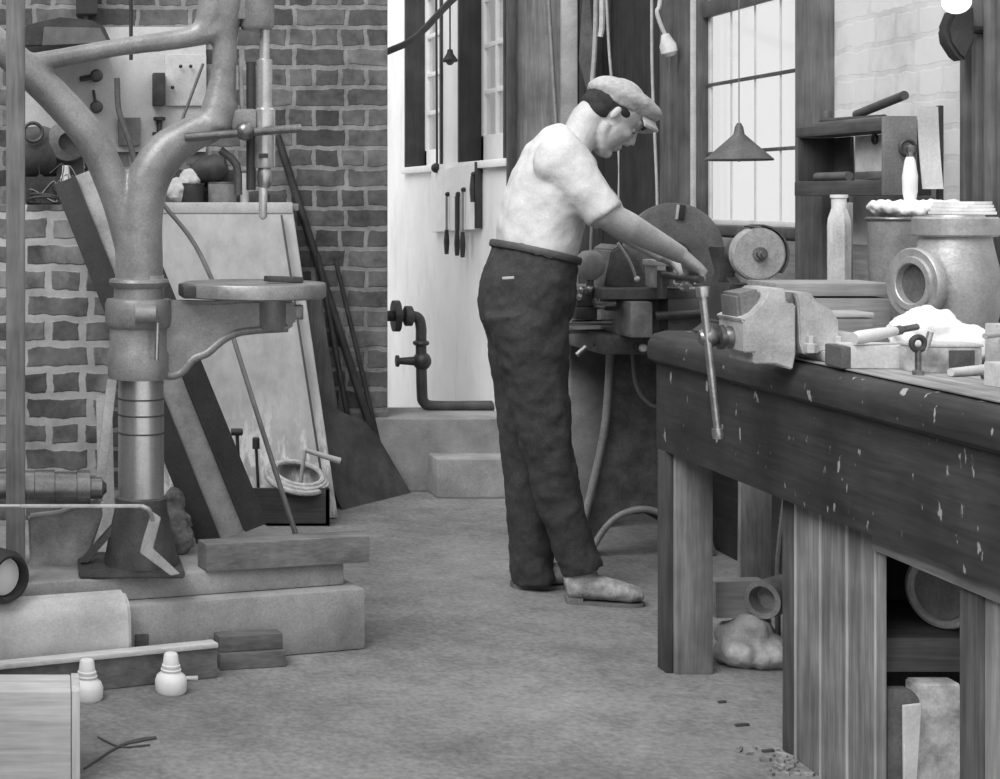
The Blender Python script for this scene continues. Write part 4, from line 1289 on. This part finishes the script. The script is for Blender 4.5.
tag(b.build('cable_loop', mat(70, .7)), 'dark loop of cable lying at the edge of low brick wall', 'cable')
b = thing('oil_can', (lw(96), yl + .1, LZ), 'small dark oil can behind the rear arm on the low wall', 'can')
MB().lathe((lw(88), yl + .14, LZ), (0, 0, 1), [(0, 0), (.03, 0), (.03, .07), (.012, .095), (.005, .12), (.004, .17), (0, .17)], 20).build('body', IRON_D, b)
MB().ring((lw(88) + .036, yl + .14, LZ + .045), (0, 1, 0), .02, .004, 20, 6).build('handle', STEEL_D, b)

# ---- things on the back brick wall
sw = 232.4
yw = BY
wb = MB().span(W(12, 0, sw).x, W(206, 0, sw).x, yw - .02, yw, W(0, 152, sw).z, W(0, 27, sw).z, .003).build('pale_backboard', mat(206, .85, 0, .08, 4, .15))
tag(wb, 'large pale board fixed to the brick wall behind the drill arms', 'board')
sb = thing('switch_panel', W(180, 105, sw), 'pale panel with dark switch box on the pale board', 'switch panel')
MB().span(W(165, 0, sw).x, W(206, 0, sw).x, yw - .035, yw - .021, W(0, 106, sw).z, W(0, 55, sw).z, .003).build('plate', mat(196, .7, 0, .08), sb)
MB().span(W(152, 0, sw).x, W(164, 0, sw).x, yw - .09, yw - .021, W(0, 106, sw).z, W(0, 74, sw).z, .004).build('switch_box', IRON_D, sb)
for (a_, b__) in ((180, 67), (172, 88), (190, 67)):
    MB().ball(W(a_, b__, sw) + V((0, -.036, 0)), .008).build('screw', BLACK, sb)
for (py_, lab) in ((77, 'upper round dark knob on the pale board, behind the drill arms'), (108, 'lower round dark knob on the pale board, under its twin')):
    p_ = W(96, py_, sw); p_.y = yw - .021
    k_ = thing('coat_peg', p_, lab, 'knob', 'round knobs on the pale board')
    MB().lathe(p_, (0, -1, 0), [(.02, 0), (.02, .01), (.009, .014), (.009, .05), (.026, .055), (.028, .07), (.02, .085), (0, .088)], 20).build('grip', IRON, k_)
    if py_ == 77:
        MB().tube([p_ + V((0, -.04, 0)), p_ + V((-.07, -.03, -.012))], .012, 8).build('spur', IRON, k_)
    else:
        MB().tube([p_ + V((0, -.03, .0)), p_ + V((-.012, -.03, .075))], .007, 8).build('spur', IRON, k_)
b = MB().tube([W(203, 64, 240), W(180, 126, 244)], .006, 8)
tag(b.build('slim_rod', mat(90, .6, .2)), 'slim dark rod slanting beside the switch panel', 'rod')
b = thing('bolt_head', W(160, 135, sw), 'small dark gauge fitting at the lower edge of the pale board', 'fitting')
p_ = W(159, 135, sw); p_.y = yw - .04
MB().lathe(p_, (0, 0, 1), [(0, 0), (.012, 0), (.012, .06), (.026, .062), (.026, .075), (0, .078)], 16).build('stem', IRON_D, b)
MB().span(p_.x - .03, p_.x + .03, p_.y - .0, yw - .021, p_.z, p_.z + .012).build('foot', IRON_D, b)
b = MB().span(W(118, 0, sw).x, W(140, 0, sw).x, yw - .06, yw - .021, W(0, 146, sw).z, W(0, 118, sw).z, .004)
tag(b.build('grey_box', mat(120, .7)), 'small grey box low on the pale board by the shifter lever', 'box')
# tapered dark box up left
a_ = 248.0
b = thing('tapered_box', W(65, 50, a_), 'dark tapered box high on the wall above the drill arm', 'box')
ot = [(18, 47), (112, 43), (104, 26), (92, 20), (60, 17), (30, 24), (18, 30)]
p_ = [W(x, y, a_) for x, y in ot]
MB().prism(p_, (0, yw - .022 - F / a_, 0), .006).build('case', IRON_D, b)
MB().prism([W(42, 46, a_) + V((0, -.012, 0)), W(108, 43, a_) + V((0, -.012, 0)), W(100, 28, a_) + V((0, -.012, 0)), W(44, 27, a_) + V((0, -.012, 0))], (0, .012, 0), .002).build('front_plate', mat(112, .6, .2), b)
b = MB().span(W(76, 0, sw).x, W(97, 0, sw).x, yw - .1, yw - .001, W(0, 16, sw).z, W(0, -40, sw).z, .004)
tag(b.build('dark_bracket', mat(60, .7)), 'dark block on the brick wall above the tapered box', 'bracket')
b = MB().tube([W(131, 60, 236), W(131, -60, 236)], .008, 8)
tag(b.build('drive_belt', mat(58, .8)), 'narrow dark drive belt hanging behind the upper drill arm', 'belt')
# wall shelf behind the panel and what stands on it
wsz = 1.235
ws = MB().span(W(100, 0, sw).x, W(292, 0, sw).x, yw - .2, yw, wsz - .03, wsz, .003).build('plank_shelf', wood(150, 'X', .1))
tag(ws, 'plank shelf on the brick wall behind the pale panel top', 'shelf')
sc_ = F / (yw - .1)
def can(px0, px1, ytop, m, nm, lab):
    x_ = W((px0 + px1) / 2, 0, sc_).x; r_ = (px1 - px0) / 2 / sc_; h_ = (202 - ytop) / sc_ + .01
    c_ = V((x_, yw - .1, wsz))
    t_ = thing(nm, c_, lab, 'tin')
    MB().lathe(c_, (0, 0, 1), [(0, 0), (r_ * .96, 0), (r_, .004), (r_, h_ - .006), (r_ * .95, h_), (0, h_)], 26).build('body', m, t_)
    MB().ring(c_ + V((0, 0, h_ - .003)), (0, 0, 1), r_ * .97, .004, 26, 6).build('rim', STEEL_D, t_)
can(181, 204, 184, BLACK, 'black_tin', 'black round tin on the plank shelf under the drill arm')
can(208, 236, 183, mat(132, .7, 0, .15), 'grey_tin', 'wide grey tin on the plank shelf right of the black tin')
can(240, 249, 172, PALE, 'slim_tin', 'slim pale tin standing on the plank shelf near the spindle')
b = MB().lathe((W(214, 0, sc_).x, yw - .05, wsz + .12), (1, -.25, .25), [(0, -.09), (.035, -.09), (.055, -.05), (.06, .02), (.04, .06), (0, .065)], 24)
o = b.build('dark_casting', mat(70, .6, .2, .25)); tag(o, 'dark rounded casting sitting on the grey tin', 'casting')
o.location.z = wsz + .085
b = MB().ball((W(178, 0, sc_).x, yw - .09, wsz + .055), (.055, .04, .055)).ball((W(190, 0, sc_).x, yw - .06, wsz + .10), (.05, .03, .045))
o = b.build('white_sack', mat(206, .95, 0, .1, 12, .3)); fuse(o, .006, 3, (.02, .04)); o.location.z = wsz + .002
tag(o, 'small white sack slumped on the plank shelf behind black tin', 'sack')
b = MB().box((W(277, 0, sc_).x, yw - .1, wsz + .02), (.07, .08, .04), None, .004)
tag(b.build('iron_block', IRON_D), 'dark iron block at the right end of plank shelf', 'block')
# items on the drill table
tz = tc.z + .0405
b = MB().beam((d(263, 0).x, YD - .05, tz + .012), (d(300, 0).x, YD - .03, tz + .008), .016, .035)
tag(b.build('drill_key', mat(78, .5, .3)), 'dark flat tool lying on the drill press table', 'tool')

# ---- bay wall: tool board, tools, pendant lamp, pipes
tb = MB().prism([(BX - .03, F / 195.5, 1.395), (BX - .03, F / 218, 1.425), (BX - .03, F / 218, 1.115), (BX - .03, F / 195.5, 1.085)], (.028, 0, 0), .002).build('tool_board', mat(232, .8, 0, .04))
tag(tb, 'white tool board on the bay wall below the windows', 'board')
MB().span(BX - .034, BX - .001, F / 218 - .018, F / 218 - .001, 1.12, 1.425, .002).build('edge_shade', wood(58, 'Z'), tb)  # dark strip painting the shadowed gap at the board's near edge
for k, (pxx, zt, zb, lab) in enumerate(((447, 1.27, .985, 'thin file hanging on white tool board, farthest from the man'), (457.5, 1.27, .985, 'thick dark file hanging in the middle of the tool board'), (463, 1.29, .98, 'long-handled file below a dark hook on the tool board'), (473, 1.36, 1.24, 'short tool hanging high on the tool board, nearest the man'))):
    s_ = (pxx - CX) / (BX - .04)
    y_ = F / s_
    t_ = thing('hanging_file', (BX - .04, y_, zb), lab, 'file', 'tools on the white board')
    MB().tube([(BX - .042, y_, zt), (BX - .042, y_, zb + .12)], .011 if k == 1 else .006, 8).build('blade', mat(70 if k == 1 else 150, .5, .2), t_)
    MB().tube([(BX - .042, y_, zb + .12), (BX - .042, y_, zb + .06), (BX - .042, y_, zb)], [.009, .014, .010], 10).build('handle', IRON_D, t_)
    MB().ball((BX - .038, y_, zt + .008), .012).build('hook', BLACK, t_)
# pendant lamp in the bay
lp = W(450, 62, 208)
pl = thing('bay_pendant_lamp', lp, 'small dark pendant lamp hanging between the bay windows', 'lamp')
MB().tube([lp + V((0, 0, .04)), lp + V((0, 0, .75))], .004, 6).build('cord', BLACK, pl)
MB().lathe(lp, (0, 0, 1), [(.034, 0), (.036, .01), (.016, .04), (.012, .06), (0, .062)], 20).build('shade', BLACK, pl)
MB().ball(lp + V((0, 0, .004)), .02).build('bulb', IRON, pl)
arm_ = MB().tube([V(((384 - 50) / 226, F / 226 , CH + (200 - 53) / 226)), V(((415 - 50) / 222, F / 222, CH + (200 - 38) / 222)), V(((450 - 50) / 214, F / 214, CH + (200 - 2) / 214)), V(((475 - 50) / 210, F / 210, CH + 218 / 210))], .016, 10, smooth=3)
tag(arm_.build('bracket_arm', BLACK), 'dark bracket arm slanting up from the brick pier', 'bracket')
b = MB().tube([W(442, 168, 198.5) + V((-.025, 0, 0)), W(441, -60, 198.5) + V((-.025, 0, 0))], .006, 6)
b.ball(W(442, 168, 198.5) + V((-.03, 0, 0)), .025)
tag(b.build('sash_cord', BLACK), 'dark sash cord with knob beside the far bay window', 'cord')
pp_ = thing('steam_pipe', (1.65, 7.14, .312), 'dark iron steam pipe with flange, valve and elbow by the brick pier', 'pipe')
sp2 = 224.0
pm = mat(76, .5, .3, .2)
b = MB()
b.tube([W(380, 316, sp2), W(408, 316, sp2), W(418, 318, sp2), W(421, 328, sp2), W(421, 345, sp2), W(422, 392, sp2), W(424, 402, sp2), W(434, 406, sp2), W(480, 406, sp2), W(492, 406, sp2)], [.024] * 10, 14, smooth=4)
b.build('pipe_run', pm, pp_)
MB().lathe(W(393, 316, sp2), (1, 0, 0), [(0, 0), (.07, 0), (.07, .028), (0, .028)], 24).build('flange', pm, pp_)
MB().lathe(W(405, 316, sp2), (1, 0, 0), [(.024, -.01), (.045, 0), (.045, .03), (.024, .04)], 20).build('union', pm, pp_)
MB().tube([W(398, 361, sp2), W(428, 361, sp2)], [.014, .026], 12).build('tee_branch', pm, pp_)
MB().ball(W(422, 361, sp2), .042).build('valve_body', pm, pp_)
MB().lathe(W(396, 361, sp2), (1, 0, 0), [(0, 0), (.026, 0), (.026, .012), (0, .012)], 14).build('hand_wheel', pm, pp_)
MB().ring(W(421, 343, sp2), (0, 0, 1), .026, .011, 20, 8).build('coupling', pm, pp_)

# ---- cords and conduits in the corner
cnd = MB().tube([W(545, -60, 234.5), W(552, 60, 234.5), W(556, 122, 234.5), W(560, 330, 234.5), W(562, 492, 234.5)], .009, 10)
tag(cnd.build('conduit_pipe', mat(150, .5, .3)), 'thin conduit running down the grey boards behind the man', 'pipe')
def cord(name, pts, r_, v_, lab, cat='cord'):
    o = MB().tube(pts, r_, 8, smooth=4).build(name, mat(v_, .8))
    return tag(o, lab, cat)
cord('thick_rope', [W(601, -60, 238), W(602, 20, 238), W(600, 37, 238)], .013, 200, 'short thick pale rope end above the cap', 'rope')
cord('thin_rope', [W(604, -60, 240), W(608, 30, 240), W(611, 73, 240), W(619, 155, 240), W(619, 198, 240)], .006, 176, 'thin rope passing behind the cap and chin of the man', 'rope')
cord('frayed_strap', [W(597, -60, 238), W(595, 40, 238), W(592, 85, 238), W(590, 120, 238)], .010, 168, 'frayed pale strap hanging behind the cap', 'strap')
cord('pull_cord', [W(652, -60, 258), W(652, 60, 258), W(655, 140, 258), W(657, 190, 258), W(658, 260, 258)], .006, 180, 'long straight pull cord right of the man\'s cap')
pc_ = thing('plug_cord', W(670, 50, 268), 'pale curled flex with plug hanging near the window casing', 'cord')
MB().tube([W(660, -60, 268), W(660, 0, 268), W(657, 12, 268), W(662, 28, 268), W(667, 38, 268)], .008, 8, smooth=4).build('flex', PALE, pc_)
MB().lathe(W(665, 34, 268), (.25, 0, -1), [(0, 0), (.014, 0), (.024, .03), (.03, .04), (.03, .07), (.018, .085), (0, .088)], 16).build('plug', mat(200, .7), pc_)
# wide leather drive belts in the dark corner
b = MB().prism([W(584, 0, 238), W(590, 0, 238), W(598, 95, 238), W(590, 98, 238), W(580, 60, 238)], (0, .02, 0), .002)
b.prism([W(606, -60, 236.5), W(628, -60, 236.5), W(636, 70, 236.5), W(612, 74, 236.5)], (0, .012, 0), .001)
tag(b.build('leather_belts', mat(96, .8, 0, .2)), 'worn leather belts hanging in the corner above the man', 'belt')

# ---- conical lamp in front of the tall window
lc = W(739, 160, 330)
pl = thing('pendant_lamp', lc, 'pendant lamp with wide conical shade before the bright window', 'lamp')
MB().lathe(lc, (0, 0, 1), [(.096, -.002), (.098, .002), (.050, .046), (.016, .078), (.012, .10), (.006, .112), (0, .112), (0, .10), (.012, .074), (.092, 0)], 40).build('shade', mat(92, .6, .1, .12), pl)
MB().tube([lc + V((0, 0, .105)), lc + V((0, 0, 1.4))], .0016, 6).build('cord', mat(120, .8), pl)
MB().lathe(lc + V((0, 0, .03)), (0, 0, -1), [(0, -.03), (.014, -.03), (.014, 0), (.022, .012), (.02, .03), (0, .036)], 16).build('bulb', PALE, pl)
# wall lamp upper right
wl = W(958, 30, 398)
pl = thing('wall_lamp', wl, 'dark bracket lamp with bright bulb high at the right casing', 'lamp')
b = MB().prism([W(947, 28, 398), W(955, 8, 398), W(975, 4, 398), W(976, 40, 398), W(966, 62, 398), W(958, 56, 398), W(949, 42, 398)], (0, .05, 0), .008)
b.build('bracket', BLACK, pl)
MB().tube([W(966, 30, 395), V((RX - .04, F / 395, W(0, 30, 395).z))], .01, 8).build('arm', BLACK, pl)
bm_, nt, bs = nodes_of('lit_bulb')
bs.inputs['Base Color'].default_value = (.9, .9, .9, 1)
bs.inputs['Emission Color'].default_value = (1, 1, 1, 1); bs.inputs['Emission Strength'].default_value = 1.2
MB().ball(W(961, 1, 400) + V((0, .02, 0)), (.035, .03, .03)).build('bulb', bm_, pl)

# ---- litter on the floor
b = MB().tube([on(84, 770, 0) + V((0, 0, .003)), on(118, 748, 0) + V((0, 0, .003)), on(138, 742, 0) + V((0, 0, .003)), on(156, 739, 0) + V((0, 0, .003))], [.0025, .003, .006, .004], 6, smooth=3)
b.tube([on(98, 738, 0) + V((0, 0, .003)), on(120, 748, 0) + V((0, 0, .003)), on(150, 746, 0) + V((0, 0, .003))], .002, 6, smooth=3)
tag(b.build('dry_twig', mat(84, .9)), 'dry forked twig on the floor near the pale crate', 'twig')
for (px_, py_, ln, lab) in ((742, 726, .035, 'dark splinter on the floor farther from the boards'), (768, 752, .028, 'dark splinter on the floor closest to bench boards'), (722, 703, .02, 'faint splinter on the floor past the bench leg')):
    p_ = on(px_, py_, 0)
    b = MB().box(p_ + V((0, 0, .003)), (ln, .008, .006), .2, .001)
    tag(b.build('wood_splinter', mat(76, .9)), lab, 'splinter', 'splinters on the floor')
b = MB()
for k in range(70):
    p_ = on(random.uniform(775, 850), random.uniform(748, 800), 0)
    if p_.x > 1.66: p_.x = 1.66 - random.uniform(0, .1)
    b.box(p_ + V((0, 0, .003)), (random.uniform(.006, .02), random.uniform(.005, .012), random.uniform(.004, .008)), random.uniform(0, 3), 0)
o = b.build('wood_shavings', mat(124, .9, 0, .4, 30, .1), smooth=False); tag(o, 'scattered pale wood shavings at the foot of the boards', 'shavings', kind='stuff')

# ================================================================== LIGHT, CAMERA
w = bpy.data.worlds.new('daylight')
bpy.context.scene.world = w
w.use_nodes = True
w.node_tree.nodes['Background'].inputs[0].default_value = (1, 1, 1, 1)
w.node_tree.nodes['Background'].inputs[1].default_value = .85
sun = bpy.data.lights.new('sun', 'SUN')
sun.energy = 2.6
sun.angle = math.radians(42)
so = bpy.data.objects.new('sun', sun)
C.objects.link(so)
so.rotation_euler = V((.62, .55, -.9)).to_track_quat('-Z', 'Y').to_euler()
so.location = (-3, -2, 6)

cam = bpy.data.cameras.new('camera')
cam.sensor_width = 36
cam.lens = 36 * F / 1000
cam.shift_x = (500 - CX) / 1000
cam.shift_y = -(389.5 - HY) / 1000
cam.clip_start = .05
co = bpy.data.objects.new('camera', cam)
C.objects.link(co)
co.location = (0, 0, CH)
co.rotation_euler = (math.pi / 2, 0, 0)
bpy.context.scene.camera = co
vs = bpy.context.scene.view_settings
vs.view_transform = 'Standard'
vs.look = 'None'
vs.gamma = 1
vs.exposure = .32
vs.use_curve_mapping = False
for o in bpy.data.objects:
    if '_o' in o:
        del o['_o']
